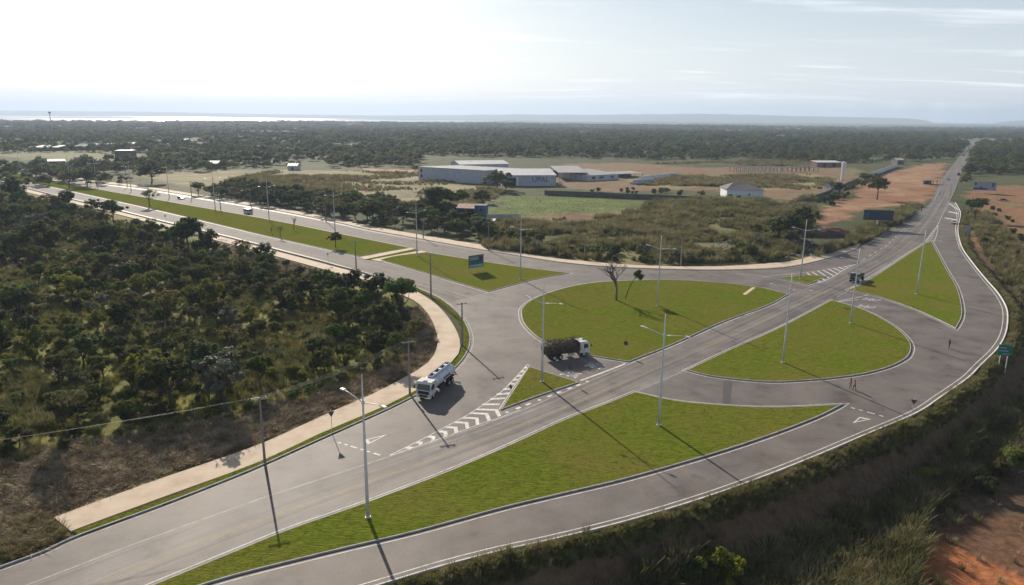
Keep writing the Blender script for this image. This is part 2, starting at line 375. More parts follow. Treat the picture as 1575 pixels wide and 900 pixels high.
def build_ground():
    ys = [15.0]; s = 0.9
    while ys[-1] < 16000:
        y = ys[-1]; s = 0.8 if y < 150 else 0.8 + (y - 150) * 0.0085
        ys.append(y + s)
    ys = np.array(ys); nx = 460; u = np.linspace(-1.25, 1.25, nx)
    Y, U = np.meshgrid(ys, u, indexing='ij'); X = U * (Y + 45)
    x, y = X.ravel(), Y.ravel(); z = terrain(x, y)
    # colours of the ground itself
    n1 = fbm(x, y, 14, 4, 21); n2 = fbm(x, y, 60, 3, 33)
    a = np.array((.050, .060, .020)); b = np.array((.085, .088, .034))
    c = a + (b - a) * np.clip(n2 * 1.6 - 0.3, 0, 1)[:, None]
    far = np.clip((np.hypot(x, y) - 900) / 900, 0, 1)[:, None]
    fc = np.array((.040, .056, .022)) + (np.array((.16, .15, .075)) - np.array((.040, .052, .020))) * np.clip(fbm(x, y, 260, 4, 61) * 3 - 1.2, 0, 1)[:, None]
    c = c * (1 - far) + fc * far
    for px, lv, cols, wp in ZONES:
        pl = G([(p[0], p[1]) for p in px], lv)
        k = 0.8 + 0.35 * wp
        wx = x + (fbm(x, y, wp * 2.2, 3, 77) - 0.5) * 2 * wp * 1.6; wy = y + (fbm(x, y, wp * 2.2, 3, 91) - 0.5) * 2 * wp * 1.6
        ins = inpoly(wx, wy, pl)
        if not ins.any(): continue
        near = polydist(wx, wy, pl, True); wgt = np.clip(0.5 + np.where(ins, near, -near) / k, 0, 1)[:, None]
        mixn = np.clip(n1 * 2.4 - 0.7, 0, 1)[:, None]
        zc = np.array(cols[0]) * (1 - mixn) + np.array(cols[1]) * mixn
        c = c * (1 - wgt) + zc * wgt
    # rough grass on the shoulder of the fill, bare dark soil down the slope
    dd, dr = drop_at(x, y); outer = inpoly(x, y, OUTER) & ~inpoly(x, y, ROAD)
    sh = (outer & (dr < 2.6))[:, None] * np.clip(n1 * 2, 0, 1)[:, None]; c = c * (1 - sh) + np.array((.085, .082, .030)) * sh
    slope = (outer & (dr >= 2.6) & (dd > 0.8) & (dd < 5.7))[:, None] * 0.85; c = c * (1 - slope) + np.array((.105, .066, .043)) * slope
    ny = len(ys); idx = np.arange(ny * nx).reshape(ny, nx)
    f = np.stack([idx[:-1, :-1], idx[:-1, 1:], idx[1:, 1:], idx[1:, :-1]], -1).reshape(-1, 4)
    me = mesh_np('ground', np.stack([x, y, z], 1), f, True)
    at = me.color_attributes.new('soil', 'FLOAT_COLOR', 'POINT')
    at.data.foreach_set('color', np.concatenate([c, np.ones((len(c), 1))], 1).astype(np.float32).ravel())
    m = bpy.data.materials.new('ground'); m.use_nodes = True; t = m.node_tree; b = t.nodes['Principled BSDF']
    b.inputs['Roughness'].default_value = 0.95; b.inputs['Specular IOR Level'].default_value = 0.1
    ca = N(t, 'ShaderNodeVertexColor', layer_name='soil'); ge = N(t, 'ShaderNodeNewGeometry')
    n_ = N(t, 'ShaderNodeTexNoise', inp={'Scale': 0.9, 'Detail': 8.0, 'Roughness': 0.72}); t.links.new(ge.outputs['Position'], n_.inputs['Vector'])
    mr = N(t, 'ShaderNodeMapRange', inp={1: 0.28, 2: 0.72, 3: 0.5, 4: 1.5}); t.links.new(n_.outputs['Fac'], mr.inputs[0])
    n3 = N(t, 'ShaderNodeTexNoise', inp={'Scale': 0.13, 'Detail': 6.0, 'Roughness': 0.65}); t.links.new(ge.outputs['Position'], n3.inputs['Vector'])
    mr3 = N(t, 'ShaderNodeMapRange', inp={1: 0.3, 2: 0.7, 3: 0.75, 4: 1.25}); t.links.new(n3.outputs['Fac'], mr3.inputs[0])
    mm = N(t, 'ShaderNodeMath', operation='MULTIPLY'); t.links.new(mr.outputs[0], mm.inputs[0]); t.links.new(mr3.outputs[0], mm.inputs[1])
    mx = N(t, 'ShaderNodeVectorMath', operation='SCALE'); t.links.new(ca.outputs[0], mx.inputs[0]); t.links.new(mm.outputs[0], mx.inputs['Scale'])
    t.links.new(mx.outputs[0], b.inputs['Base Color'])
    bp = N(t, 'ShaderNodeBump', inp={'Strength': 0.8, 'Distance': 0.25}); t.links.new(n_.outputs['Fac'], bp.inputs['Height']); t.links.new(bp.outputs[0], b.inputs['Normal'])
    tag(link('ground', me, m), kind='structure')
build_ground()

# ------------------------------------------------------------------ paving
def asphalt(name, cols, streak=0.0, rough=0.67):
    m = mat(name, cols, 0.16, rough, 0.25, 9.0, 8.0, 0.2, ramp=(0.28, 0.72), bdist=0.01)
    t = m.node_tree; b = next(n for n in t.nodes if n.type == 'BSDF_PRINCIPLED'); src = b.inputs['Base Color'].links[0].from_socket
    ge = N(t, 'ShaderNodeNewGeometry')
    f = N(t, 'ShaderNodeTexNoise', inp={'Scale': 3.5, 'Detail': 6.0, 'Roughness': 0.75}); t.links.new(ge.outputs['Position'], f.inputs['Vector'])
    mr = N(t, 'ShaderNodeMapRange', inp={1: 0.25, 2: 0.75, 3: 0.80, 4: 1.18}); t.links.new(f.outputs['Fac'], mr.inputs[0])
    val = mr.outputs[0]
    if streak:
        uv = N(t, 'ShaderNodeUVMap'); mp_ = N(t, 'ShaderNodeMapping'); mp_.inputs['Scale'].default_value = (1.1, 0.012, 1); t.links.new(uv.outputs[0], mp_.inputs[0])
        sn = N(t, 'ShaderNodeTexNoise', inp={'Scale': 1.0, 'Detail': 4.0, 'Roughness': 0.6}); t.links.new(mp_.outputs[0], sn.inputs['Vector'])
        m2 = N(t, 'ShaderNodeMapRange', inp={1: 0.3, 2: 0.7, 3: 1 - streak, 4: 1 + streak}); t.links.new(sn.outputs['Fac'], m2.inputs[0])
        mu = N(t, 'ShaderNodeMath', operation='MULTIPLY'); t.links.new(val, mu.inputs[0]); t.links.new(m2.outputs[0], mu.inputs[1]); val = mu.outputs[0]
    # tan dust drifted over the surface, dark drips and wear
    dn = N(t, 'ShaderNodeTexNoise', inp={'Scale': .055, 'Detail': 6.0, 'Roughness': .62, 'Distortion': .8}); t.links.new(ge.outputs['Position'], dn.inputs['Vector'])
    dm = N(t, 'ShaderNodeMapRange', inp={1: .46, 2: .72, 3: 0.0, 4: .6}); t.links.new(dn.outputs['Fac'], dm.inputs[0])
    dx_ = N(t, 'ShaderNodeMix', data_type='RGBA'); dx_.inputs['B'].default_value = (.19,.152,.124,1); t.links.new(dm.outputs[0], dx_.inputs[0]); t.links.new(src, dx_.inputs['A']); src = dx_.outputs['Result']
    sn_ = N(t, 'ShaderNodeTexNoise', inp={'Scale': .33, 'Detail': 3.0, 'Roughness': .5}); t.links.new(ge.outputs['Position'], sn_.inputs['Vector'])
    sm_ = N(t, 'ShaderNodeMapRange', inp={1: .30, 2: .42, 3: .72, 4: 1.0}); t.links.new(sn_.outputs['Fac'], sm_.inputs[0])
    mu_ = N(t, 'ShaderNodeMath', operation='MULTIPLY'); t.links.new(val, mu_.inputs[0]); t.links.new(sm_.outputs[0], mu_.inputs[1]); val = mu_.outputs[0]
    sc = N(t, 'ShaderNodeVectorMath', operation='SCALE'); t.links.new(src, sc.inputs[0]); t.links.new(val, sc.inputs['Scale']); t.links.new(sc.outputs[0], b.inputs['Base Color'])
    return m
M_ASPH = asphalt('ramp_asphalt', [(.068,.057,.051),(.118,.101,.091),(.148,.128,.117),(.185,.16,.146)])
M_HIGH = asphalt('highway_asphalt', [(.095,.083,.076),(.145,.128,.118),(.20,.178,.164)], 0.42)
M_AVEN = asphalt('avenue_asphalt', [(.13,.115,.104),(.18,.161,.145)], 0.3, 0.88)
M_WHITE = mat('road_paint', [(.30,.27,.24),(.52,.49,.45),(.66,.63,.59)], 1.4, 0.7, detail=9, ramp=(0.3, 0.6))
M_WORN = mat('worn_road_paint', [(.22,.20,.18),(.44,.41,.38)], 0.9, 0.7, detail=8, ramp=(0.36, 0.6))
M_YEL = mat('yellow_road_paint', [(.22,.19,.15),(.42,.29,.10)], 1.1, 0.7, detail=8, ramp=(0.36, 0.66))
M_KERB = mat('kerb_concrete', [(.26,.255,.25),(.46,.45,.43)], 0.8, 0.85, 0.2)
M_WALK = mat('walk_concrete', [(.44,.335,.235),(.53,.42,.31),(.58,.475,.36)], 0.35, 0.9, 0.15, 6)
M_LAWN = mat('turf', [(.070,.096,.009),(.118,.147,.016),(.180,.192,.028)], 1.5, 1.0, 1.0, 3.6, 8, 0.0, bdist=0.16, stretch=(.55, 2.3, 1), ramp=(.3, .7))
def lawn_blotches():
    """broad faint dry and lush areas over the turf"""
    t = M_LAWN.node_tree; b = next(n for n in t.nodes if n.type == 'BSDF_PRINCIPLED'); src = b.inputs['Base Color'].links[0].from_socket
    ge = N(t, 'ShaderNodeNewGeometry'); n_ = N(t, 'ShaderNodeTexNoise', inp={'Scale': .07, 'Detail': 5.0, 'Roughness': .6}); t.links.new(ge.outputs['Position'], n_.inputs['Vector'])
    mr = N(t, 'ShaderNodeMapRange', inp={1: .42, 2: .68, 3: 0.0, 4: .8}); t.links.new(n_.outputs['Fac'], mr.inputs[0])
    mx = N(t, 'ShaderNodeMix', data_type='RGBA'); mx.inputs['B'].default_value = (.165,.138,.036,1); t.links.new(mr.outputs[0], mx.inputs[0]); t.links.new(src, mx.inputs['A']); t.links.new(mx.outputs['Result'], b.inputs['Base Color'])
lawn_blotches()

road = tag(sheet('road', ROAD, 0.0, M_ASPH, skirt=0.6), kind='structure')
HL = spline(ext(G([(82,882),(250,818),(370,775),(588,704),(770,643),(892,591),(966,560),(1112,498),(1212,455),(1262,434),(1318,407),(1364,378),(1433,312.5),(1451,275),(1469,252),(1479,238.5),(1489,226),(1504,202)]), 70), 5)
HR = spline(ext(G([(240,905),(370,849),(448,817),(564,776),(681,731.5),(770,694),(867,650),(976,606),(1056,571),(1180,514.5),(1278,464),(1308,447),(1425,375),(1443,347),(1460,311),(1469,293),(1479,265),(1492,239),(1500,221),(1507,202)]), 70), 5)
nh = 260
band('highway_lanes', resample(HL, nh), resample(HR, nh), 0.004, M_HIGH, road)
AVU = spline(ext(G([(0,252),(120,278.5),(225,293),(400,322),(510,343),(563,355),(650,371),(753,389),(800,397)]), 600), 4)
AVM = spline(ext(G([(0,260),(120,285),(225,304),(400,335),(520,359),(632,381),(656,388),(730,401),(800,411)]), 600), 4)
AVN = spline(ext(G([(0,272),(100,293),(200,315),(300,338),(400,361.5),(470,377),(553,395),(584,401),(660,422),(751,449)]), 600), 4)
AVL = spline(ext(G([(0,278),(51,291),(158,316),(255,340),(340,360),(433,384),(497,400.5),(584,425),(635,439),(690,466)]), 600), 4)
nn = 90
band('avenue_lanes', resample(AVU, nn), resample(AVM, nn), 0.004, M_AVEN, road)
band('avenue_lanes', resample(AVN, nn), resample(AVL, nn), 0.004, M_AVEN, road)

ISLANDS = {}
def island(key, px, line_off=0.55, line=True, kz=0.15):
    pl = closed_curve(px); ISLANDS[key] = pl
    inner = offset(pl, -0.18); o = tag(sheet('lawn', inner, kz - 0.015, M_LAWN), kind='structure')
    kerb('kerb', inner, 0.18, -0.02, kz, M_KERB)
    if line: globals()['line']('edge_line', offset(pl, line_off), 0.13, 0.009, M_WHITE, road, True)
    return pl
# long near lawn, its left end runs out of the frame
pe = [P(976,603.7), P(1042,617.5), P(1120,624.5), P(1175,627), P(1233,626), P(1297,622.5)]
lo = [P(1297,622.5), P(1253,644), P(1175,673.5), P(1081,703.7), P(964.6,736.8), P(867,760), P(770,783), P(642,818), P(525.5,845.5), P(370,884), P(290,908)]
lo = ext(lo, 0, 25)
up = ext([P(976,603.7), P(925.6,624), P(867,647), P(770,691.5), P(681,729), P(564,773.5), P(448,814), P(370,845.5), P(240,899)], 0, 25)
def island_g(key, segs, line_off=0.55):
    out = []
    for s_ in segs: out += spline(s_, 5)[:-1]
    ar = sum(out[i - 1].x * out[i].y - out[i].x * out[i - 1].y for i in range(len(out)))
    if ar < 0: out = out[::-1]
    ISLANDS[key] = out; inner = offset(out, -0.18)
    tag(sheet('lawn', inner, 0.135, M_LAWN), kind='structure'); kerb('kerb', inner, 0.18, -0.02, 0.15, M_KERB)
    line('edge_line', offset(out, line_off), 0.13, 0.009, M_WHITE, road, True)
island_g('near', [pe, lo, [lo[-1], up[-1]], up[::-1]])
island('small', [(813,564.5,1),(850,576),(890,589,1),(830,609),(770,631,1),(790,600)], line=False)
island('centre', [(967,557,1),(1035.6,530),(1112,495.5),(1180,470.5),(1213,453,1),(1163,441.5),(1087,433.5),(1010,431),(928,434),(882,440.5),(844,451),(818,462),(804,473),(801.5,483),(805.6,498),(821,515),(839,527),(870,538),(905,547)], )
island('east', [(1056,570,1),(1112,543.5),(1175,515.5),(1213,497.5),(1279,462,1),(1328,477),(1367,497),(1390,515),(1401,531),(1399,545),(1390,554),(1367,565),(1328,575.5),(1277,582.5),(1226,586.5),(1175,587.5),(1100,580)])
island('northeast', [(1424,374,1),(1379.5,403),(1328,436),(1304,446,1),(1354,458),(1405,475.5),(1443,492.5),(1470,506,1),(1479,488),(1479,469),(1471.5,442),(1456,415),(1441,387),(1433,372,1)])
island('north', [(1198,428,1),(1244,437.5,1),(1272,425,1),(1239,424)], line=False)
island('west', [(584,400,1),(610,394),(656,388.5,1),(730,400.5),(800,411),(876,420.5,1),(831,428.5),(800,436),(751,449,1),(700,434),(640,416)])
md = ext(G([(632,382),(520,359.5),(400,335.5),(225,304.5),(120,285.5),(0,261)]), 0, 500); ml = ext(G([(553,395),(470,376.5),(400,361),(300,337),(200,314),(100,292),(0,271)]), 0, 500)
island_g('median', [md, [md[-1], ml[-1]], ml[::-1], [ml[0], md[0]]])

# walkways, raised a step above the road
walk1 = spline(G([(83,797),(233,742),(400,684),(506,635.5),(575,606),(635,574),(660,557),(670,541),(673.5,524),(668,501),(658,483),(643,467),(625,457),(590,445),(553,433),(520,421),(430,396),(388,384),(340,372),(255,350),(189,332),(51,298),(0,286)]), 4)
walk2 = spline(G([(109,818),(260,762),(400,711),(487,670),(588,627),(626.6,608),(668,584),(691,561),(705.4,544),(708,529),(703,511),(689,488),(671,468.5),(653,456),(630,444),(584,430),(553,420.5),(520,412),(433,389),(388,377),(340,364.5),(255,344.5),(189,327.5),(51,294),(0,281)]), 4)
nw = 120
walk = sheet('walkway', resample(walk1, nw) + resample(walk2, nw)[::-1], 0.10, M_WALK, skirt=0.5); tag(walk, kind='structure')
w2n = spline(G([(0,247),(120,273),(225,287),(400,315),(510,335.5),(563,347),(650,362),(753,379),(780,385.6),(844,396.5),(908,403),(984,408.5),(1061,410.5),(1120,409.5),(1180,405.5),(1226,400.5),(1277,384),(1308,372),(1324,375)]), 4)
walkn = sheet('walkway', resample(w2n, nw) + resample([p for p in spline(G([(0,249.5),(120,276.2),(225,290.2),(400,319),(510,340),(563,352),(650,368),(753,386),(800,393.5),(857,402.5),(933,410),(1035,414),(1100,415),(1180,413),(1226,408),(1277,396),(1318,382)]), 4)], nw)[::-1], 0.10, M_WALK, skirt=0.5)
tag(walkn, kind='structure')
# slab joints of the walkway
# grass strip and kerb between walkway and road
cut = [i for i, p in enumerate(LEFT) if p.y > P(400, 718).y - 30]
strip_o = LEFT[:23 * 4]
tag(sheet('verge', resample(strip_o[21:], nw) + resample(offset(strip_o[21:], -1.25, False), nw)[::-1], 0.085, M_LAWN, skirt=0.3), kind='structure')
kerb('kerb', offset(LEFT, -0.20, False), 0.20, -0.05, 0.15, M_KERB, False)
kerb('kerb', offset(NORTH, -0.2, False), 0.20, -0.05, 0.15, M_KERB, False)
kerb('kerb', offset(RIGHT, -0.22, False), 0.22, -0.3, 0.17, mat('kerb_white', [(.5,.49,.47),(.68,.67,.65)], 0.7, 0.8), False)
line('edge_line', offset(LEFT[:108], 0.5, False), 0.13, 0.010, M_WORN, road)
line('edge_line', offset(RIGHT, 0.75, False), 0.15, 0.010, M_WHITE, road)
line('edge_line', offset([p for p in NORTH if p.y < 1500][38:], 0.7, False), 0.13, 0.010, M_WORN, road)
# paved crossings through the median
tag(sheet('crossing_path', G([(553,396.5),(561,399.5),(638,383.5),(630,381.5)]), 0.13, M_WALK, skirt=0.3), kind='structure')
tag(sheet('crossing_path', G([(571,400),(584,403),(657,388),(647,386)]), 0.13, M_WALK, skirt=0.3), kind='structure')
tag(sheet('verge', G([(561,399.7),(571,400.2),(647,386.2),(638,383.7)]), 0.10, M_LAWN, skirt=0.3), kind='structure')
tag(sheet('crossing_path', G([(1142,453.5),(1147,454.5),(1162,443.5),(1157,442.5)]), 0.155, M_WALK, skirt=0.2), kind='structure')

# ------------------------------------------------------------------ painted markings (children of the road)
Z1 = 0.014
def ln(px, wd, m=M_WHITE, name='lane_line'): return line(name, spline(G(px), 4), wd, Z1, m, road)
ln([(596,702),(641,680),(681,659),(722,636.5),(767,606),(790,584),(811,561)], 0.16); ln([(596,702),(610,697.5),(661,680),(701.6,666),(742,651),(768.7,642.6),(800,630.5)], 0.14)
def quad(name, a, b, c, d, m=M_WHITE, z=Z1 + 0.003):
    me = bpy.data.meshes.new(name); v = [Vector((p.x, p.y, z)) for p in (a, b, c, d)]
    f = (0, 1, 2, 3) if (v[1] - v[0]).cross(v[2] - v[0]).z > 0 else (3, 2, 1, 0)
    me.from_pydata([tuple(p) for p in v], [], [f]); return link(name, me, m, road)
def chevron(name, u, c, l, wv):
    v = [Vector((p.x, p.y, Z1 + 0.003)) for p in (u, u + wv, c + wv, l + wv, l, c)]
    me = bpy.data.meshes.new(name); me.from_pydata([tuple(p) for p in v], [], [(0, 1, 2, 5), (5, 2, 3, 4)])
    bm = bmesh.new(); bm.from_mesh(me); bm.normal_update()
    for q in bm.faces:
        if q.normal.z < 0: q.normal_flip()
    bm.to_mesh(me); bm.free(); link(name, me, M_WHITE, road)
ax = (P(770,625) - P(640,690)).normalized()
for u, c, l in (((731,631),(761,632),(766,642)), ((722,637),(746,638),(750,648)), ((710,644),(731,645),(732,655)), ((697.6,651),(715,652),(716.5,661)), ((685,658.5),(697.6,659.5),(699.6,667)), ((673,665),(682,666),(683,672.5)), ((656,673),(664,674),(663,679)), ((638,682),(644.7,682.5),(643.7,686)), ((622,690),(629,690.5),(628.5,692.5))):
    chevron('chevron_stripe', P(*u), P(*c), P(*l), ax * 0.75)
for a_, b_ in (((742,623.5),(768,623.5)), ((754,615.5),(776,614)), ((764,608),(782,606.5)), ((774,600.5),(787,599.5)), ((783,592),(791,592)), ((789,586),(796,585)), ((795.5,580),(801,579)), ((801,573),(806,572.5)), ((806,567.5),(810,567))):
    quad('chevron_stripe', P(*a_), P(a_[0], a_[1] - 2.6), P(b_[0] + 1.5, b_[1] - 2.6), P(*b_))
ln([(814,563.5),(795,588),(767.5,630)], 0.14); ln([(811,560.5),(815,562.5)], 0.14)
dashes('dash_line', G([(778,635),(840,611.5),(893,591),(908,585)]), 0.5, 0.9, 1.4, Z1, M_WHITE, road)
ln([(893,585.5),(930,572),(962,559.5)], 0.42, name='stop_line')
# give-way lines and triangles
dashes('give_way_line', G([(520,680.5),(590,702)]), 0.30, 0.75, 0.55, Z1, M_WHITE, road)
dashes('give_way_line', G([(1309,627),(1378,646)]), 0.30, 0.8, 0.6, Z1, M_WHITE, road)
def tri_mark(a, b, c):
    a, b, c = P(*a), P(*b), P(*c); g = (a + b + c) / 3
    o = [a, b, c]; i = [g + (q - g) * 0.58 for q in o]
    for k in range(3): quad('give_way_triangle', o[k], o[(k + 1) % 3], i[(k + 1) % 3], i[k])
tri_mark((597,668), (560,677), (566,684)); tri_mark((1311,651), (1322,641.5), (1340,645))
# main road centre line, edge lines, dashed lane line
ctr = [a.lerp(b, 0.52) for a, b in zip(resample(HL, 400), resample(HR, 400))]
line('centre_line', offset(ctr[:330], 0.16, False), 0.11, 0.010, M_YEL, road); line('centre_line', offset(ctr[:330], -0.16, False), 0.11, 0.010, M_YEL, road)
line('edge_line', offset(resample(HL, 300)[:150], 0.3, False), 0.13, 0.010, M_WORN, road)
line('edge_line', offset(resample(HR, 300)[:210], -0.45, False), 0.13, 0.010, M_WORN, road)
dashes('lane_dash', G([(1318,406),(1364,377),(1433,312.5)]), 0.2, 3.5, 4.5, 0.011, M_WHITE, road)
ln([(1315,405),(1425,374)][:0] or [(1308,444),(1365,408),(1426,371)], 0.15); 
# chevrons round the north island and the tip of the northeast lawn
ln([(1172,426),(1240,419),(1290,412),(1316,406.5)], 0.16); ln([(1244,439),(1275,429),(1300,414),(1316,406.5)], 0.2)
U = resample(G([(1240,420),(1316,406.5)]), 20); Lw = resample(G([(1258,437),(1316,406.5)]), 20)
for k in range(9):
    i = k * 2 + 1; a, b = U[max(0, i - 1)], Lw[i]; d = (Lw[1] - Lw[0]).normalized() * 0.8; quad('chevron_stripe', a, a + d, b + d, b)
ln([(1172,426),(1200,430),(1244,440)], 0.14); ln([(1175,424),(1130,421)], 0.14)
ln([(1424,371),(1443,346)], 0.18); ln([(1436,373),(1441,360),(1443,346)], 0.18)
U = resample(G([(1424,372),(1443,346)]), 12); Lw = resample(G([(1436,374),(1443,346)]), 12)
for k in range(8):
    quad('chevron_stripe', U[k], U[k] + Vector((.2, 1.0, 0)), Lw[k] + Vector((.2, 1.6, 0)), Lw[k] + Vector((0, .6, 0)))
for a, b in (((1459,325),(1474,328)), ((1453,334.5),(1472,338)), ((1459,312),(1474,322))):
    quad('chevron_stripe', P(*a), P(a[0], a[1] + 1.4), P(b[0], b[1] + 1.6), P(*b))
ln([(1463,312),(1471,326),(1470,345),(1471,358),(1477,379)], 0.15)
dashes('lane_dash', G([(1462,312),(1450,330),(1440,352)]), 0.2, 2.5, 3, 0.012, M_WHITE, road)
ln([(640,437),(700,451),(733,462)], 0.14, M_WORN); ln([(663,425),(700,436),(751,451)], 0.14, M_WORN)
ln([(1290,463),(1312,459),(1339,453)], 0.22); ln([(1285,464.5),(1320,461)], 0.25)
quad('patch', P(1113,586), P(1126,586.5), P(1123,622), P(1111,621), mat('tar_patch', [(.05,.045,.042),(.075,.068,.062)], 2, 0.7))
# dark gutter stains beside the near and centre lawns
M_GUT = mat('gutter_stain', [(.085,.072,.062),(.125,.11,.097)], 0.7, 0.85)
for px in ([(260,893),(370,848.5),(448,816.5),(564,776),(681,731.5),(760,698)], [(968,559),(1036,532.5),(1112,498),(1180,473)]):
    line('gutter_stain', offset(spline(G(px), 5), -0.0, False), 0.55, 0.0085, M_GUT, road)
def word(txt, p0, p1, size, m=M_WHITE, sx=1.0):
    """painted word, read when travelling from p0 towards p1"""
    cu = bpy.data.curves.new('word', 'FONT'); cu.body = txt; cu.align_x = 'CENTER'; cu.size = 1.0
    o = bpy.data.objects.new('word_tmp', cu); me = bpy.data.meshes.new_from_object(o); bpy.data.objects.remove(o)
    a, b = P(*p0), P(*p1); d = (b - a); ang = math.atan2(d.y, d.x) - math.pi / 2
    for v in me.vertices:
        v.co.x *= sx; v.co.y *= size
    q = link('painted_word', me, m, road, (a.x, a.y, 0.016)); q.rotation_euler = (0, 0, ang); return q
word('PARE', (865,573), (925,585), 4.5, M_WHITE, 1.15); word('PARE', (903,560), (960,572), 4.5, M_WHITE, 1.15)
word('PARE', (1352,463), (1280,450), 5.0, M_WHITE, 1.25); word('PARE', (1345,474), (1270,462), 5.0, M_WHITE, 1.25)

# ------------------------------------------------------------------ lake, hills, haze
M_WATER = mat('lake_water', [(.05,.07,.085),(.06,.085,.10)], 0.002, 0.22, 0.35, 0.02, 3, 0.5, bdist=0.6)
lk = spline([P(x, y, 3) for x, y in ((-1100,179),(-500,183.5),(0,187),(200,187),(400,187.6),(560,187.2),(660,187.6),(760,187.2))], 5) + spline([P(x, y, 3) for x, y in ((760,185.8),(640,184.3),(500,182.0),(400,180.8),(200,179.3),(0,177.9),(-500,173.5),(-1100,168))], 5)
tag(sheet('lake', lk, 3.0, M_WATER), kind='structure')
tag(sheet('lake', spline([P(x, y, 3) for x, y in ((835,187),(905,187.2),(990,187.6),(985,186.9),(900,186.2),(850,186.1))], 5), 3.0, M_WATER), kind='structure')
def build_hills():
    M = mat('hill_scrub', [(.045,.055,.025),(.075,.078,.038)], 0.004, 0.95, 0.5, 0.02, bdist=8)
    def ridge(name, dist, depth, prof):
        xs = np.linspace(prof[0][0], prof[-1][0], 200); ys = np.interp(xs, [p[0] for p in prof], [p[1] for p in prof])
        up = np.maximum(0, (172.4 + xs * 0.00959) - ys); nv = 14; v = []
        for k in range(nv):
            s = k / (nv - 1)
            for i, x in enumerate(xs):
                d = dist + depth * s; X = (x - 787.5) / FPX * d * 1.03
                top = CAM_H + up[i] / FPX * (dist + depth * 0.4) * 1.03 if up[i] > 0 else 6.0
                e = math.sin(math.pi * min(1, s / 0.8)) ** 0.8 if s < 0.4 else 1 - max(0, s - 0.4) / 0.6 * 0.9
                e = min(1, max(0, e)) * (0.93 + 0.14 * float(noise2(np.array(x / 14.0), np.array(s * 4.0), 4)))
                v.append((X, d, max(-5, top * e - 4)))
        n = len(xs); idx = np.arange(nv * n).reshape(nv, n)
        f = np.stack([idx[:-1, :-1], idx[:-1, 1:], idx[1:, 1:], idx[1:, :-1]], -1).reshape(-1, 4)
        tag(link(name, mesh_np(name, v, f, True), M), kind='structure')
    ridge('hills', 12500, 2600, [(-900,163),(-300,167),(0,170.2),(120,170.8),(250,172),(420,175.5),(600,177.5),(700,177),(800,175.8),(880,176.8),(960,176),(1050,175.2),(1130,176.2),(1210,178.6),(1300,180.2),(1360,181.5),(1385,184.5),(1410,187),(1460,187.5),(1490,187),(1530,184),(1560,180),(1580,177.5),(1700,174),(2300,176)])
    ridge('hills', 9500, 1800, [(690,181),(760,181),(830,181.5),(930,183),(1050,186),(1200,186.5),(1300,186.8),(1420,188.5),(1700,190)])
build_hills()
hz = MB().box((0, 7000, 155), (60000, 30000, 330)).build('haze', None)
hm = bpy.data.materials.new('haze_air'); hm.use_nodes = True; t = hm.node_tree; t.nodes.clear()
ho = N(t, 'ShaderNodeOutputMaterial'); hv = N(t, 'ShaderNodeVolumePrincipled'); hv.inputs['Color'].default_value = (.50, .62, .80, 1); hv.inputs['Density'].default_value = 1.1e-4; hv.inputs['Anisotropy'].default_value = 0.25
t.links.new(hv.outputs[0], ho.inputs['Volume']); hz.data.materials.append(hm); tag(hz, kind='stuff')

# ------------------------------------------------------------------ plants: prototypes
PROTO = bpy.data.collections.new('prototypes')           # not linked to the scene; only supplies meshes
LEAF = {
 'dark': mat('leaf_dark', [(.040,.058,.015),(.080,.102,.026)], 0.5, 0.75, trans=0.42, rnd=0.38, spec=0.15),
 'green': mat('leaf_green', [(.058,.088,.017),(.108,.142,.028)], 0.5, 0.75, trans=0.44, rnd=0.34, spec=0.15),
 'olive': mat('leaf_olive', [(.078,.084,.026),(.138,.134,.044)], 0.5, 0.75, trans=0.42, rnd=0.34, spec=0.12),
 'lime': mat('leaf_lime', [(.11,.132,.016),(.18,.188,.028)], 0.5, 0.75, trans=0.46, rnd=0.25, spec=0.12),
 'grey': mat('leaf_grey', [(.080,.088,.055),(.14,.145,.095)], 0.5, 0.65, trans=0.3, rnd=0.22, spec=0.25),
}
M_BARK = mat('bark', [(.050,.040,.032),(.11,.092,.075)], 6, 0.95, 0.6, 20, coord='obj', rnd=0.2)
M_TWIG = mat('grey_twig', [(.10,.085,.075),(.17,.145,.125)], 6, 0.95, coord='obj')
M_TALL = mat('tall_grass', [(.09,.10,.03),(.16,.155,.06),(.26,.23,.12)], 0.12, 0.8, trans=0.35, rnd=0.3, spec=0.2)
M_DRY = mat('dry_grass', [(.16,.135,.06),(.25,.21,.11),(.32,.275,.16)], 0.12, 0.8, trans=0.3, rnd=0.25, spec=0.2)
M_LIME = mat('meadow_grass', [(.11,.125,.018),(.175,.18,.03),(.22,.205,.055)], 0.10, 0.8, trans=0.4, rnd=0.3, spec=0.2)
M_STRAW = mat('cut_straw', [(.14,.10,.052),(.28,.22,.125),(.42,.35,.22)], 0.4, 0.9, rnd=0.35, spec=0.15)
M_SOD = mat('sod_blade', [(.115,.142,.022),(.14,.162,.026),(.175,.185,.034)], 1.1, 0.75, trans=0.5, rnd=0.2, spec=0.2)

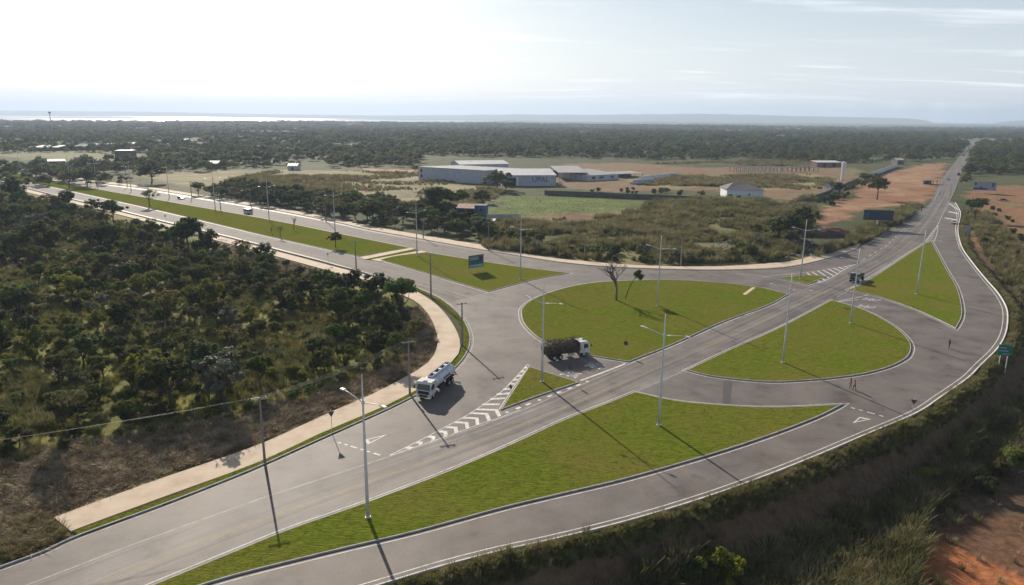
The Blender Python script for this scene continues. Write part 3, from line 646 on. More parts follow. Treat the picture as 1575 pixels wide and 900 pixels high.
def leaves(rs, cen, rad, per, size, up=0.3, aspect=0.55, core=None):
    """quads of leaf size spread through the clumps"""
    cen = np.asarray(cen); n = len(cen) * per
    c = np.repeat(cen, per, 0); r = np.repeat(np.asarray(rad), per)
    d = rs.normal(size=(n, 3)); d /= np.linalg.norm(d, axis=1)[:, None]
    p = c + d * (r * rs.random(n) ** 0.45)[:, None] * np.array((1, 1, 0.75))
    o_ = p - (np.mean(cen, 0) if core is None else np.asarray(core)); o_ /= np.linalg.norm(o_, axis=1)[:, None] + 1e-6
    nrm = rs.normal(size=(n, 3)) * 0.62 + np.array((0, 0, up * 2)) + d * 0.6 + o_ * 0.9; nrm /= np.linalg.norm(nrm, axis=1)[:, None]
    t = np.cross(nrm, rs.normal(size=(n, 3))); t /= np.linalg.norm(t, axis=1)[:, None]; b = np.cross(nrm, t)
    s = size * (0.6 + 0.8 * rs.random(n)); a = (t.T * s).T; b = (b.T * s * aspect).T
    sag = np.stack([np.zeros(n), np.zeros(n), -0.25 * s], 1)
    v = np.stack([p - a + sag, p + b * 0.9, p + a + sag, p - b * 0.9], 1).reshape(-1, 3)
    return v, np.arange(4 * n).reshape(n, 4)
def tree_proto(name, seed, kind, H, Wd, base, lobes, clumps, per, leaf, crad, flat=0.7, stems=1, lean=0.0, bark=None):
    """returns (trunk mesh, crown mesh) of a tree H metres high"""
    rs = np.random.default_rng(seed); ch = H * (1 - base); cz = H * base + ch * 0.5
    lob = []
    for i in range(lobes):
        a = 2 * math.pi * (i + rs.random() * 0.8) / lobes; rr = Wd * 0.5 * (0.25 + 0.5 * rs.random()); zz = H * base + ch * (0.25 + 0.55 * rs.random())
        lob.append((math.cos(a) * rr + lean * zz, math.sin(a) * rr, zz, Wd * (0.16 + 0.14 * rs.random())))
    lob.append((lean * H * 0.8, 0, H - ch * 0.28, Wd * 0.22))
    cen = []; rad = []
    for i in range(clumps):
        L = lob[rs.integers(len(lob))]; d = rs.normal(size=3); d /= np.linalg.norm(d); d[2] = d[2] * flat + 0.12
        cen.append(np.array(L[:3]) + d * L[3] * (0.75 + 0.4 * rs.random())); rad.append(crad * (0.6 + 0.8 * rs.random()))
    cen = np.array(cen); cen[:, 2] = np.clip(cen[:, 2], H * base * 0.6, H - crad * 0.6)
    mb = MB(); r0 = 0.022 * H + 0.03
    for s in range(stems):
        ox, oy = (rs.normal() * 0.25, rs.normal() * 0.25) if stems > 1 else (0, 0)
        fork = Vector((ox * 1.5 + lean * H * base + rs.normal() * 0.12, oy * 1.5 + rs.normal() * 0.12, H * base * (0.9 if base > 0.1 else 1.0) + 0.25))
        mid = Vector((ox, oy, 0)).lerp(fork, 0.5) + Vector((rs.normal() * 0.12, rs.normal() * 0.12, 0))
        rr = r0 / math.sqrt(stems)
        mb.tube([(ox * 0.6, oy * 0.6, -0.25), mid, fork], [rr * 1.25, rr, rr * 0.8], 6)
        pick = rs.choice(len(cen), min(len(cen), 9), replace=False)
        for k in pick:
            e = Vector(cen[k]); m1 = fork.lerp(e, 0.5) + Vector((rs.normal() * 0.2, rs.normal() * 0.2, -0.08 * (e - fork).length))
            mb.tube([fork, m1, e], [rr * 0.6, rr * 0.36, rr * 0.12], 5, False)
    v, f = leaves(rs, cen, rad, per, leaf)
    me = mesh_np(name + '_crown', v, f); me.materials.append(LEAF[kind])
    tm = bpy.data.meshes.new(name + '_trunk'); tm.from_pydata(mb.v, [], mb.f); tm.materials.append(bark or M_BARK)
    return tm, me
KIND = {}   # key: (trunk, crown, height, words)
def K(key, words, *a, **k): tm, me = tree_proto(key, *a, **k); KIND[key] = (tm, me, a[2], words)
K('dark_a', 'dark green', 11, 'dark', 6.0, 5.4, .22, 6, 42, 95, .19, .62)
K('dark_b', 'dark green', 12, 'dark', 6.5, 6.0, .28, 7, 46, 95, .20, .62, flat=.55)
K('green_a', 'mid green', 13, 'green', 5.5, 5.0, .20, 6, 40, 95, .18, .60)
K('green_b', 'mid green', 14, 'green', 6.2, 4.6, .30, 5, 34, 90, .19, .60)
K('olive_a', 'olive brown', 15, 'olive', 5.2, 5.4, .25, 7, 38, 80, .17, .60)
K('olive_b', 'olive brown', 16, 'olive', 5.8, 4.8, .32, 6, 30, 70, .18, .62, flat=.5)
K('lime_a', 'yellow-green', 17, 'lime', 4.2, 4.0, .22, 6, 30, 70, .17, .52)
K('grey_a', 'grey-green', 18, 'grey', 4.4, 4.4, .22, 6, 30, 75, .17, .52)
K('thin_a', 'thin-crowned olive', 19, 'olive', 6.0, 4.2, .38, 6, 20, 45, .18, .55)
K('umbrella', 'umbrella-crowned dark', 20, 'dark', 6.0, 7.4, .46, 8, 40, 95, .20, .62, flat=.3)
SHRUB = {}
def KS(key, words, *a, **k): tm, me = tree_proto(key, *a, **k); SHRUB[key] = (tm, me, a[2], words)
KS('bush_dark', 'dark green', 31, 'dark', 2.4, 3.0, .02, 6, 26, 80, .15, .48, stems=3)
KS('bush_green', 'mid green', 32, 'green', 2.2, 2.8, .02, 6, 24, 80, .15, .46, stems=3)
KS('bush_lime', 'yellow-green', 33, 'lime', 1.8, 2.4, .02, 6, 22, 70, .14, .42, stems=3)
KS('bush_grey', 'grey-green', 34, 'grey', 2.0, 2.6, .03, 6, 20, 60, .14, .42, stems=3)
KS('bush_olive', 'olive', 35, 'olive', 2.2, 2.7, .02, 6, 22, 70, .15, .46, stems=3)

def place_tree(key, x, y, h, label, group, table=None, rz=None, z=None, wd=1.0, name='tree', cat='tree', parts=('trunk', 'crown')):
    T = table or KIND; tm, me, h0, _ = T[key]; s = h / h0
    zz = float(terrain(np.array([x]), np.array([y]))[0]) if z is None else z
    e = empty(name, (x, y, zz), random.uniform(0, 6.283) if rz is None else rz); e.scale = (s * wd, s * wd, s)
    link(parts[0], tm, None, e); link(parts[1], me, None, e); tag(e, label, cat, group); return e

def gn_scatter(name, protos, pts, sc, rz, pi, kind='stuff', tilt=0.0):
    """one object that repeats the prototype meshes on points"""
    col = bpy.data.collections.new(name + '_source')
    for i, me in enumerate(protos):
        o = bpy.data.objects.new('%s_%02d' % (name, i), me); col.objects.link(o)
    me = bpy.data.meshes.new(name); me.vertices.add(len(pts)); me.vertices.foreach_set('co', np.asarray(pts, np.float32).ravel())
    a = me.attributes.new('sc', 'FLOAT_VECTOR', 'POINT'); a.data.foreach_set('vector', np.asarray(sc, np.float32).ravel())
    n = len(pts); rot = np.stack([rng.normal(size=n) * tilt, rng.normal(size=n) * tilt, np.asarray(rz)], 1)
    a = me.attributes.new('ro', 'FLOAT_VECTOR', 'POINT'); a.data.foreach_set('vector', rot.astype(np.float32).ravel())
    a = me.attributes.new('pi', 'INT', 'POINT'); a.data.foreach_set('value', np.asarray(pi, np.int32))
    g = bpy.data.node_groups.new(name, 'GeometryNodeTree')
    g.interface.new_socket('Geometry', in_out='INPUT', socket_type='NodeSocketGeometry'); g.interface.new_socket('Geometry', in_out='OUTPUT', socket_type='NodeSocketGeometry')
    gi = g.nodes.new('NodeGroupInput'); go = g.nodes.new('NodeGroupOutput')
    ip = g.nodes.new('GeometryNodeInstanceOnPoints'); ci = g.nodes.new('GeometryNodeCollectionInfo')
    ci.inputs['Collection'].default_value = col; ci.inputs['Separate Children'].default_value = True; ci.inputs['Reset Children'].default_value = True
    def na(nm, ty): q = g.nodes.new('GeometryNodeInputNamedAttribute'); q.data_type = ty; q.inputs['Name'].default_value = nm; return q.outputs['Attribute']
    er = g.nodes.new('FunctionNodeEulerToRotation'); g.links.new(na('ro', 'FLOAT_VECTOR'), er.inputs[0])
    g.links.new(gi.outputs[0], ip.inputs['Points']); g.links.new(ci.outputs[0], ip.inputs['Instance']); ip.inputs['Pick Instance'].default_value = True
    g.links.new(na('pi', 'INT'), ip.inputs['Instance Index']); g.links.new(er.outputs[0], ip.inputs['Rotation']); g.links.new(na('sc', 'FLOAT_VECTOR'), ip.inputs['Scale'])
    g.links.new(ip.outputs[0], go.inputs[0])
    o = link(name, me); md_ = o.modifiers.new('scatter', 'NODES'); md_.node_group = g; tag(o, kind=kind); return o

def rand_in(px, lv, n, holes=()):
    """n random places inside a photo outline on level lv"""
    pl = G([(p[0], p[1]) for p in px], lv); xs = [p.x for p in pl]; ys = [p.y for p in pl]; X = []; Y = []
    k = 0
    while k < n:
        x = rng.uniform(min(xs), max(xs), 4 * n); y = rng.uniform(min(ys), max(ys), 4 * n); m = inpoly(x, y, pl) & ~inpoly(x, y, ROAD)
        for h in holes: m &= ~inpoly(x, y, h)
        X.append(x[m]); Y.append(y[m]); k += m.sum()
    return np.concatenate(X)[:n], np.concatenate(Y)[:n]
def thin(x, y, d):
    """drop places closer than d to an earlier one"""
    cell = {}; keep = []
    for i in range(len(x)):
        c = (int(x[i] // d), int(y[i] // d)); ok = True
        for a in (-1, 0, 1):
            for b in (-1, 0, 1):
                for j in cell.get((c[0] + a, c[1] + b), ()):
                    if (x[i] - x[j]) ** 2 + (y[i] - y[j]) ** 2 < d * d: ok = False
        if ok: cell.setdefault(c, []).append(i); keep.append(i)
    return np.array(keep, int)

def tuft_mesh(name, seed, m, n, h, spread, wd, lean=0.5, plume=0.0):
    """clump of bent grass blades, two segments each"""
    rs = np.random.default_rng(seed); v = []; f = []
    for i in range(n):
        a = rs.uniform(0, 6.283); r = spread * math.sqrt(rs.random()) * 0.6; bx, by = math.cos(a) * r, math.sin(a) * r
        hh = h * rs.uniform(0.55, 1.1); l = lean * hh * rs.uniform(0.2, 1.0); dx, dy = math.cos(a + rs.normal() * 0.5), math.sin(a + rs.normal() * 0.5)
        px, py = -dy * wd, dx * wd; k = len(v)
        v += [(bx - px, by - py, 0), (bx + px, by + py, 0), (bx + dx * l * .35 + px, by + dy * l * .35 + py, hh * .6), (bx + dx * l * .35 - px, by + dy * l * .35 - py, hh * .6), (bx + dx * l + px * .3, by + dy * l + py * .3, hh), (bx + dx * l - px * .3, by + dy * l - py * .3, hh)]
        f += [(k, k + 1, k + 2, k + 3), (k + 3, k + 2, k + 4, k + 5)]
    me = mesh_np(name, v, f); me.materials.append(m); return me

# ------------------------------------------------------------------ woodland left of the walkway
WOOD = [(-140,288),(0,314),(51,320),(160,343),(250,364),(330,386),(400,404),(470,422),(550,442),(620,462),(632,480),(628,515),(600,545),(560,570),(470,605),(330,640),(200,662),(100,680),(0,700),(-120,740),(-260,600)]
CLEAR = [[(430,490),(480,475),(530,500),(520,540),(460,560),(430,600),(350,605),(310,580),(390,530)], [(0,590),(60,575),(130,615),(110,660),(0,665)], [(235,570),(320,530),(335,575),(270,610)], [(0,415),(50,405),(55,450),(0,460)], [(85,368),(125,362),(130,398),(88,402)], [(150,330),(190,338),(200,360),(150,352)], [(190,500),(240,490),(250,515),(200,530)], [(340,470),(380,455),(400,480),(360,500)], [(60,490),(110,480),(120,510),(70,525)]]
CLG = [G(c) for c in CLEAR]
named = [  # base x, base y, height in photo pixels, kind, what singles it out
 (22,318,48,'dark_b','broad dark tree at the far left edge, just below the avenue'),
 (104,322,32,'dark_a','dark rounded tree beside the lower avenue walkway, left of two smaller ones'),
 (148,334,30,'dark_b','middle one of three dark trees beside the lower avenue walkway'),
 (176,345,38,'umbrella','dark layered tree beside the lower avenue walkway, right of two rounder ones'),
 (290,392,60,'umbrella','tallest flat-topped dark tree standing against the lower avenue carriageway'),
 (322,394,46,'dark_a','dark tree leaning on the right side of the flat-topped tree by the avenue'),
 (268,385,40,'dark_b','dark tree in front of the left side of the flat-topped avenue tree'),
 (408,410,40,'dark_a','small dark crown showing alone over the lower avenue walkway'),
 (62,392,58,'dark_b','wide dark tree rising above the left woodland, under the avenue'),
 (545,452,42,'dark_a','left end tree of the dark clump at the woodland corner'),
 (578,474,60,'dark_b','big rounded tree in the dark clump at the woodland corner'),
 (616,486,62,'green_a','outermost rounded tree of the woodland corner beside the bend of the walkway'),
 (596,512,58,'dark_a','dark tree in front of the woodland corner clump'),
 (520,498,66,'dark_b','tall dark tree left of the woodland corner clump'),
 (612,560,52,'green_b','lone green tree by the utility pole at the bend of the walkway'),
 (640,520,34,'olive_a','small olive tree leaning over the brown slope inside the walkway bend'),
]
for x, y, h, k, lab in named:
    p = P(x, y); place_tree(k, p.x, p.y, PH(x, y, h), lab, None)
taken = [P(x, y) for x, y, *_ in named]
x, y = rand_in(WOOD, 0, 5200, CLG); kp = thin(x, y, 4.8); x, y = x[kp], y[kp]
ok = np.array([min((x[i] - q.x) ** 2 + (y[i] - q.y) ** 2 for q in taken) > 9 for i in range(len(x))]); x, y = x[ok], y[ok]
keys = ['dark_a','dark_b','green_a','green_b','olive_a','olive_b','lime_a','grey_a','thin_a']
kw = np.array([.16,.14,.16,.12,.13,.09,.11,.05,.04]); kk = rng.choice(len(keys), len(x), p=kw / kw.sum())
hs = (3.2 + 5.0 * rng.random(len(x)) ** 1.7) * (0.7 + 0.6 * fbm(x, y, 25, 2, 8)) 
hs = np.where(polydist(x, y, LEFT[70:]) < 16, np.minimum(hs, 3.4), hs)
order = np.argsort(np.hypot(x, y) / hs); order = [i for i in order if (x[i] + 0.75 * y[i] > -8 or True)]
NEARW = 185
def zone_word(px, py):
    """where a plant stands in the woodland, by things one can find"""
    e = polydist(np.array([px]), np.array([py]), walk1)[0]; u = px / py
    row = 'foremost belt' if py < 104 else ('second belt' if py < 128 else ('middle belt' if py < 160 else ('rear belt' if py < 210 else 'last belt')))
    if e < 12: row = 'fringe by the walkway'
    side = 'left border' if u < -.62 else ('left of nearest pole' if u < -.42 else ('above nearest pole' if u < -.27 else 'near walkway bend'))
    return '%s of the woodland, %s' % (row, side)
vis = [i for i in order if abs(x[i]) < 0.76 * y[i] + 4]
for i in vis[:NEARW]:
    k = keys[kk[i]]; sz = 'tall' if hs[i] > 4.2 else ('low' if hs[i] < 3.2 else 'middling')
    place_tree(k, float(x[i]), float(y[i]), float(hs[i]), '%s %s tree, %s' % (sz, KIND[k][3], zone_word(x[i], y[i])), 'trees of the left woodland')
rest = np.array(vis[NEARW:] + [i for i in order if i not in set(vis)])
def joined(T, key):
    tm, me = T[key][0], T[key][1]; bm = bmesh.new(); bm.from_mesh(tm); nf = len(bm.faces); bm.from_mesh(me)
    for f in list(bm.faces)[nf:]: f.material_index = 1
    m = bpy.data.meshes.new(key + '_joined'); bm.to_mesh(m); bm.free(); m.materials.append(tm.materials[0]); m.materials.append(me.materials[0]); return m
JT = [joined(KIND, k) for k in keys]; JS = [joined(SHRUB, k) for k in SHRUB]
def tz(x, y): return terrain(np.asarray(x), np.asarray(y))
if len(rest):
    s = hs[rest] / np.array([KIND[k][2] for k in keys])[kk[rest]]
    gn_scatter('woodland_trees', JT, np.stack([x[rest], y[rest], tz(x[rest], y[rest])], 1), np.stack([s, s, s], 1), rng.uniform(0, 6.28, len(rest)), kk[rest])
# undergrowth shrubs, the largest as things
WS = [(-140,262),(0,290),(160,335),(330,385),(470,425),(620,470),(640,500),(640,535),(600,565),(540,590),(400,640),(200,680),(60,710),(0,725),(-120,760),(-260,600)]
x, y = rand_in(WS, 0, 2600); kp = thin(x, y, 1.7); x, y = x[kp], y[kp]
sk = list(SHRUB); kk2 = rng.choice(len(sk), len(x), p=[.26,.2,.24,.14,.16]); h2 = 0.8 + 1.3 * rng.random(len(x)) ** 1.6
od = np.argsort(np.hypot(x, y) / h2); od = [i for i in od if abs(x[i]) < 0.75 * y[i]]
for i in od[:110]:
    k = sk[kk2[i]]; sz = 'taller' if h2[i] > 1.6 else 'low'
    place_tree(k, float(x[i]), float(y[i]), float(h2[i]), '%s %s shrub, %s' % (sz, SHRUB[k][3], zone_word(x[i], y[i])), 'undergrowth of the left woodland', SHRUB, name='shrub', cat='shrub', parts=('stems', 'foliage'))
r = np.array([i for i in range(len(x)) if i not in set(od[:110])])
s = h2[r] / np.array([SHRUB[k][2] for k in sk])[kk2[r]]
gn_scatter('undergrowth', JS, np.stack([x[r], y[r], tz(x[r], y[r])], 1), np.stack([s, s, s], 1), rng.uniform(0, 6.28, len(r)), kk2[r])

# ------------------------------------------------------------------ grasses (nobody could count them)
TU = {'tall': [tuft_mesh('tuft_t%d' % i, 40 + i, M_TALL, 70, 1.3, .75, .022, .55) for i in range(4)],
      'dry': [tuft_mesh('tuft_d%d' % i, 50 + i, M_DRY, 60, 1.1, .8, .024, .6) for i in range(3)],
      'meadow': [tuft_mesh('tuft_m%d' % i, 60 + i, M_LIME, 55, .8, .75, .022, .5) for i in range(3)],
      'straw': [tuft_mesh('tuft_s%d' % i, 70 + i, M_STRAW, 40, .38, 1.0, .02, 2.4) for i in range(3)],
      'sod': [tuft_mesh('tuft_g%d' % i, 80 + i, M_SOD, 26, .05, .34, .013, .9) for i in range(3)]}
def grass(name, zones, kindlist, smin, smax, tilt=0.1, patch=0.0, clear=0.0):
    X = []; Y = []
    for px, lv, n in zones: a, b = rand_in(px, lv, n); X.append(a); Y.append(b)
    X = np.concatenate(X); Y = np.concatenate(Y); pr = sum((TU[k] for k in kindlist), [])
    if clear: k_ = polydist(X, Y, walk1) > clear; X, Y = X[k_], Y[k_]
    s = rng.uniform(smin, smax, len(X))
    if patch:
        nn_ = fbm(X, Y, patch, 3, 19); k_ = nn_ > .36; X, Y, s, nn_ = X[k_], Y[k_], s[k_], nn_[k_]; s = s * (.5 + 1.1 * (nn_ - .3) / .35)
    s2 = s * rng.uniform(.8, 1.3, len(X))
    gn_scatter(name, pr, np.stack([X, Y, tz(X, Y) - 0.03], 1), np.stack([s2, s2, s], 1), rng.uniform(0, 6.28, len(X)), rng.integers(0, len(pr), len(X)), tilt=tilt)
grass('meadow_grass', [(WS, 0, 11000), (CLEAR[0], 0, 900), (CLEAR[1], 0, 500), (CLEAR[2], 0, 200), (CLEAR[3], 0, 250), (CLEAR[6], 0, 250), (CLEAR[7], 0, 250), (CLEAR[8], 0, 250)], ['meadow', 'meadow', 'tall'], .6, 1.3)
grass('cut_straw', [([(0,850),(0,700),(200,668),(330,645),(450,612),(560,578),(620,545),(640,470),(655,488),(668,520),(668,545),(630,575),(560,612),(400,681),(230,739),(85,795),(100,822),(50,850)], 0, 5200), ([(340,368),(400,388),(460,405),(540,428),(560,440),(480,432),(400,412),(330,385)], 0, 900)], ['straw'], .6, 1.25, .2, clear=1.1)
grass('verge_grass', [([(0,866),(0,800),(70,795),(104,824),(60,846)], 0, 500)], ['meadow', 'dry'], .3, .7)
FIELD = [(745,383),(735,352),(870,335),(960,326),(1030,308),(1130,310),(1200,312),(1255,306),(1255,330),(1225,350),(1236,390),(1180,402),(1060,406),(900,400),(800,388)]
grass('field_grass', [(FIELD, 0, 9000), ([(1250,398),(1340,345),(1395,314),(1420,318),(1385,344),(1330,374),(1290,384)], 0, 1800)], ['dry', 'tall', 'tall', 'meadow'], .8, 1.6, patch=14)
grass('dry_field_grass', [([(300,292),(420,262),(560,263),(645,268),(780,297),(700,332),(600,320),(500,314)], 0, 7000), ([(985,285),(1040,273),(1130,269),(1250,269),(1285,276),(1265,290),(1190,293),(1100,287)], 0, 3500), ([(1000,252),(1200,246),(1330,246),(1340,252),(1150,256)], 0, 2500)], ['dry', 'dry', 'tall'], .8, 1.5, patch=40)
grass('green_field_grass', [([(748,334),(772,306),(820,300),(930,304),(1010,315),(960,324),(870,331)], 0, 1500)], ['meadow'], .2, .4)
RS = [(1478,360),(1500,400),(1540,448),(1556,488),(1545,525),(1500,575),(1420,637),(1330,677),(1175,741),(964,810),(770,857),(600,905),(700,905),(900,870),(1175,790),(1330,715),(1430,665),(1520,585),(1575,520),(1580,480),(1560,440),(1510,380),(1490,340)]
RR = resample(RIGHT[6:-3], 900); qv = offset(RR, -.5, False); qa = np.array([[p.x, p.y] for p in qv]); qo = np.array([[p.x, p.y] for p in offset(RR, -1.5, False)]) - qa
b1 = rng.integers(0, 899, 7000); tq = rng.random(7000); dq = .4 + rng.random(7000) ** 1.5 * 2.3
XY = qa[b1] * (1 - tq)[:, None] + qa[b1 + 1] * tq[:, None] + qo[b1] * dq[:, None]
sg = rng.uniform(.3, .75, 7000) * (0.6 + .8 * fbm(XY[:, 0], XY[:, 1], 5, 2, 71)); pr = TU['tall'] + TU['meadow'] + TU['dry'][:1]
gn_scatter('slope_grass', pr, np.stack([XY[:, 0], XY[:, 1], tz(XY[:, 0], XY[:, 1]) - .03], 1), np.stack([sg * 1.2, sg * 1.2, sg], 1), rng.uniform(0, 6.28, 7000), rng.integers(0, len(pr), 7000), tilt=.2)
LOWG = [(900,960),(1020,905),(1150,880),(1220,850),(1300,810),(1370,780),(1440,735),(1500,680),(1575,630),(1650,640),(1650,695),(1560,715),(1500,738),(1430,785),(1412,850),(1400,960)]
grass('bank_grass', [(LOWG, -5.9, 2300), ([(1480,330),(1520,330),(1560,370),(1600,430),(1600,480),(1570,470),(1520,400)], -1, 700)], ['tall', 'tall', 'dry'], .9, 1.9)
grass('lower_grass', [([(620,905),(800,880),(1000,850),(1175,810),(1330,760),(1450,690),(1575,560),(1600,640),(1440,760),(1200,870),(1000,930),(800,1000)], -5.5, 60), ([(1420,960),(1440,800),(1500,770),(1600,790),(1600,960)], -5.9, 40)], ['tall', 'straw', 'dry'], .4, 1.0)
# short turf of the traffic islands
X = []; Y = []; Zt = []
for k, pl in ISLANDS.items():
    q = offset(pl, -0.35); ar = abs(sum(q[i - 1].x * q[i].y - q[i].x * q[i - 1].y for i in range(len(q)))) / 2
    q = [p for p in q if p.length < 330] if k == 'median' else q
    xs = [p.x for p in q]; ys = [p.y for p in q]; dens = {'near': 4, 'small': 4, 'centre': 2.5, 'east': 2.5}.get(k, 0.0)
    n = int((max(xs) - min(xs)) * (max(ys) - min(ys)) * dens); a = rng.uniform(min(xs), max(xs), n); b = rng.uniform(min(ys), max(ys), n)
    m = inpoly(a, b, q); X.append(a[m]); Y.append(b[m]); Zt.append(np.full(m.sum(), 0.12))
q = strip_o[21:]; qq = resample(offset(q, -0.3, False), 200) + resample(offset(q, -1.2, False), 200)[::-1]; xs = [p.x for p in qq]; ys = [p.y for p in qq]
a = rng.uniform(min(xs), max(xs), 40000); b = rng.uniform(min(ys), max(ys), 40000); m = inpoly(a, b, qq); X.append(a[m]); Y.append(b[m]); Zt.append(np.full(m.sum(), 0.075))
X = np.concatenate(X); Y = np.concatenate(Y); Zt = np.concatenate(Zt); s = rng.uniform(.75, 1.15, len(X)) * (0.85 + 0.3 * fbm(X, Y, 2, 2, 14))
print('turf tufts', len(X))
gn_scatter('turf_grass', TU['sod'], np.stack([X, Y, Zt], 1), np.stack([s, s, s], 1), rng.uniform(0, 6.28, len(X)), rng.integers(0, 3, len(X)))

# ------------------------------------------------------------------ trees of the middle distance and singles
singles = [
 (680,336,50,'green_a','large rounded green tree beside the blue-walled hut'),
 (764,292,30,'dark_b','dark tree in front of the grey warehouse wall'),
 (742,312,22,'dark_a','lower dark tree between the warehouse and the hut'),
 (778,296,20,'green_b','green tree at the right end of the warehouse front'),
 (1349,306,34,'umbrella','spreading tree with bare trunk on the red dirt lot'),
 (1499,338,36,'green_b','lone tree on the right verge below the pale billboard'),
 (107,290,26,'thin_a','leafy tree on the avenue median, leftmost of the median trees'),
 (134,288,27,'umbrella','round-crowned tree on the avenue median, second from the left'),
 (231,318,28,'thin_a','slim tree alone on the lower edge of the avenue median'),
 (516,381,24,'umbrella','small umbrella-shaped tree on the median nearest the crossing paths'),
 (1218,378,52,'dark_b','big dark bush-like tree beside the dumped rubble'),
 (1196,372,40,'green_a','green tree left of the big dark bush by the rubble'),
 (1236,345,30,'dark_a','dark tree behind the rubble heap along the compound wall'),
 (1290,300,20,'dark_b','dark tree against the small pump house'),
 (1330,285,18,'green_a','green tree beside the white compound wall'),
 (233,282,34,'dark_b','dark tree on the far avenue walkway beside the wall'),
]
for x_, y_, h_, k, lab in singles:
    p = P(x_, y_); place_tree(k, p.x, p.y, PH(x_, y_, h_), lab, None, z=0.1 if 'median' in lab else None, wd=(1.55 if 'rounded green' in lab or 'warehouse' in lab else 1.25) if k != 'umbrella' else 1.0)
# two trees on the round lawn
def bare_tree(name, seed, H, spread, levels=5, lean=0.0):
    rs = np.random.default_rng(seed); mb = MB()
    def grow(p, d, L, r, lv):
        m = p + d * L * 0.5 + Vector(rs.normal(size=3) * L * 0.05); e = p + d * L + Vector((0, 0, L * 0.03))
        mb.tube([p, m, e], [r, r * .85, r * .68], 6 if lv > 2 else 4, False)
        if lv == 0: return
        for i in range(2 if lv < levels - 1 else 3):
            a = rs.uniform(0, 6.283); q = Vector((math.cos(a), math.sin(a), 0)); nd = (d + q * spread * rs.uniform(.55, 1.1) + Vector((0, 0, .12))).normalized()
            grow(e, nd, L * rs.uniform(.64, .88), r * .66, lv - 1)
    grow(Vector((0, 0, -.2)), Vector((lean, 0, 1)).normalized(), H * .24, .028 * H, levels)
    me = bpy.data.meshes.new(name); me.from_pydata(mb.v, [], mb.f); return me
p = P(948, 462); e = empty('bare_tree', (p.x, p.y, .12)); link('trunk', bare_tree('bare', 5, 11.5, .80, 7), M_TWIG, e); tag(e, 'leafless grey tree with a wide twiggy crown on the round lawn', 'tree')
p = P(961.5, 460); e = empty('slim_tree', (p.x, p.y, .12))
mb = MB().tube([(0,0,-.2),(.5,0,1.6),(1.1,.1,3.2),(2.0,.1,4.8),(2.6,.1,5.6)], [.13,.11,.1,.08,.05], 7)
for q in ((2.9,.6,6.3),(3.6,-.3,5.6),(2.2,-.5,6.2),(3.4,.3,5.0)): mb.tube([(2.2,.1,5.0), q], [.05,.02], 5)
mb.build('trunk', M_BARK, e)
v, f = leaves(np.random.default_rng(3), [(2.9,.6,6.3),(3.6,-.3,5.6),(2.2,-.5,6.2),(3.4,.3,5.0),(2.8,0,5.8),(3.0,0,6.7)], [.75,.7,.7,.6,.8,.6], 130, .2); link('crown', mesh_np('slim_crown', v, f), LEAF['green'], e)
tag(e, 'slim leaning tree with a small green crown beside the leafless tree', 'tree')
for i, (x_, y_, h_, lab) in enumerate(((431,366,28,'leafless sapling on the median, left of a second bare sapling'), (452,354,25,'leafless sapling with forked branches on the upper side of the median'), (419,361,16,'leaning bare stick-like sapling on the lower edge of the median'), (151,290,16,'small bare sapling on the median right of the round-crowned tree'))):
    p = P(x_, y_); H_ = PH(x_, y_, h_); e = empty('bare_sapling', (p.x, p.y, .12), i * 1.3); link('trunk', bare_tree('sapling', 20 + i, H_, .5, 4, .35 if 'leaning' in lab else .05), M_TWIG, e); tag(e, lab, 'tree')
# hedgerow above the far carriageway
HEDGE = [(300,300),(360,292),(430,300),(520,312),(600,318),(660,330),(740,345),(752,372),(680,362),(600,350),(540,340),(450,325),(390,315)]
x, y = rand_in(HEDGE, 0, 420); kp = thin(x, y, 5.0); x, y = x[kp], y[kp]
for i in range(len(x)):
    k = ['dark_a','dark_b','green_a','olive_a','dark_a'][i % 5]; h_ = random.uniform(3.6, 8.6)
    u = x[i] / y[i]; place = ['left of the van', 'behind the van', 'right of the van', 'before the dry field', 'opposite the crossing paths', 'beside the hut'][int(np.searchsorted([-.385, -.33, -.27, -.20, -.12], u))]
    place_tree(k, float(x[i]), float(y[i]), h_, '%s %s hedgerow tree above the avenue, %s' % ('tall' if h_ > 6.8 else ('middling' if h_ > 5.0 else 'low'), KIND[k][3], place), 'hedgerow above the far carriageway', wd=1.25)
# shrubs along the north walkway, on the field, at the foot of the fill
def shrubs(px, lv, n, d, hmin, hmax, where, group):
    x, y = rand_in(px, lv, n * 3); kp = thin(x, y, d)[:n]
    for i in kp:
        k = sk[random.choice([0, 0, 1, 1, 2, 3, 4])]; h_ = random.uniform(hmin, hmax)
        place_tree(k, float(x[i]), float(y[i]), h_, '%s %s shrub %s' % ('tall' if h_ > (hmin + hmax) / 2 else 'low', SHRUB[k][3], where), group, SHRUB, name='shrub', cat='shrub', parts=('stems', 'foliage'))
shrubs([(750,378),(760,350),(830,365),(900,385),(1000,390),(1100,396),(1180,398),(1180,404),(1060,408),(908,400),(844,394)], 0, 46, 3.0, 1.6, 3.4, 'behind the north walkway', 'shrubs behind the north walkway')
shrubs([(1120,395),(1130,360),(1180,345),(1240,330),(1255,350),(1240,385),(1200,398)], 0, 30, 3.5, 2.0, 4.5, 'around the rubble heap', 'shrubs round the rubble heap')
shrubs([(870,296),(960,290),(1060,296),(1180,312),(1060,302),(960,298)], 0, 16, 4, 1.6, 3.0, 'along the dark compound wall', 'shrubs along the compound wall')
shrubs([(1230,345),(1270,310),(1300,292),(1345,268),(1350,272),(1310,300),(1280,318),(1245,350)], 0, 26, 4, 2.0, 4.0, 'along the wall beside the red lot', 'shrubs along the wall by the red lot')
shrubs([(1490,330),(1530,320),(1580,340),(1580,440),(1550,430),(1510,385)], -1, 16, 4, 1.2, 2.6, 'on the right verge above the red soil', 'shrubs on the right verge')
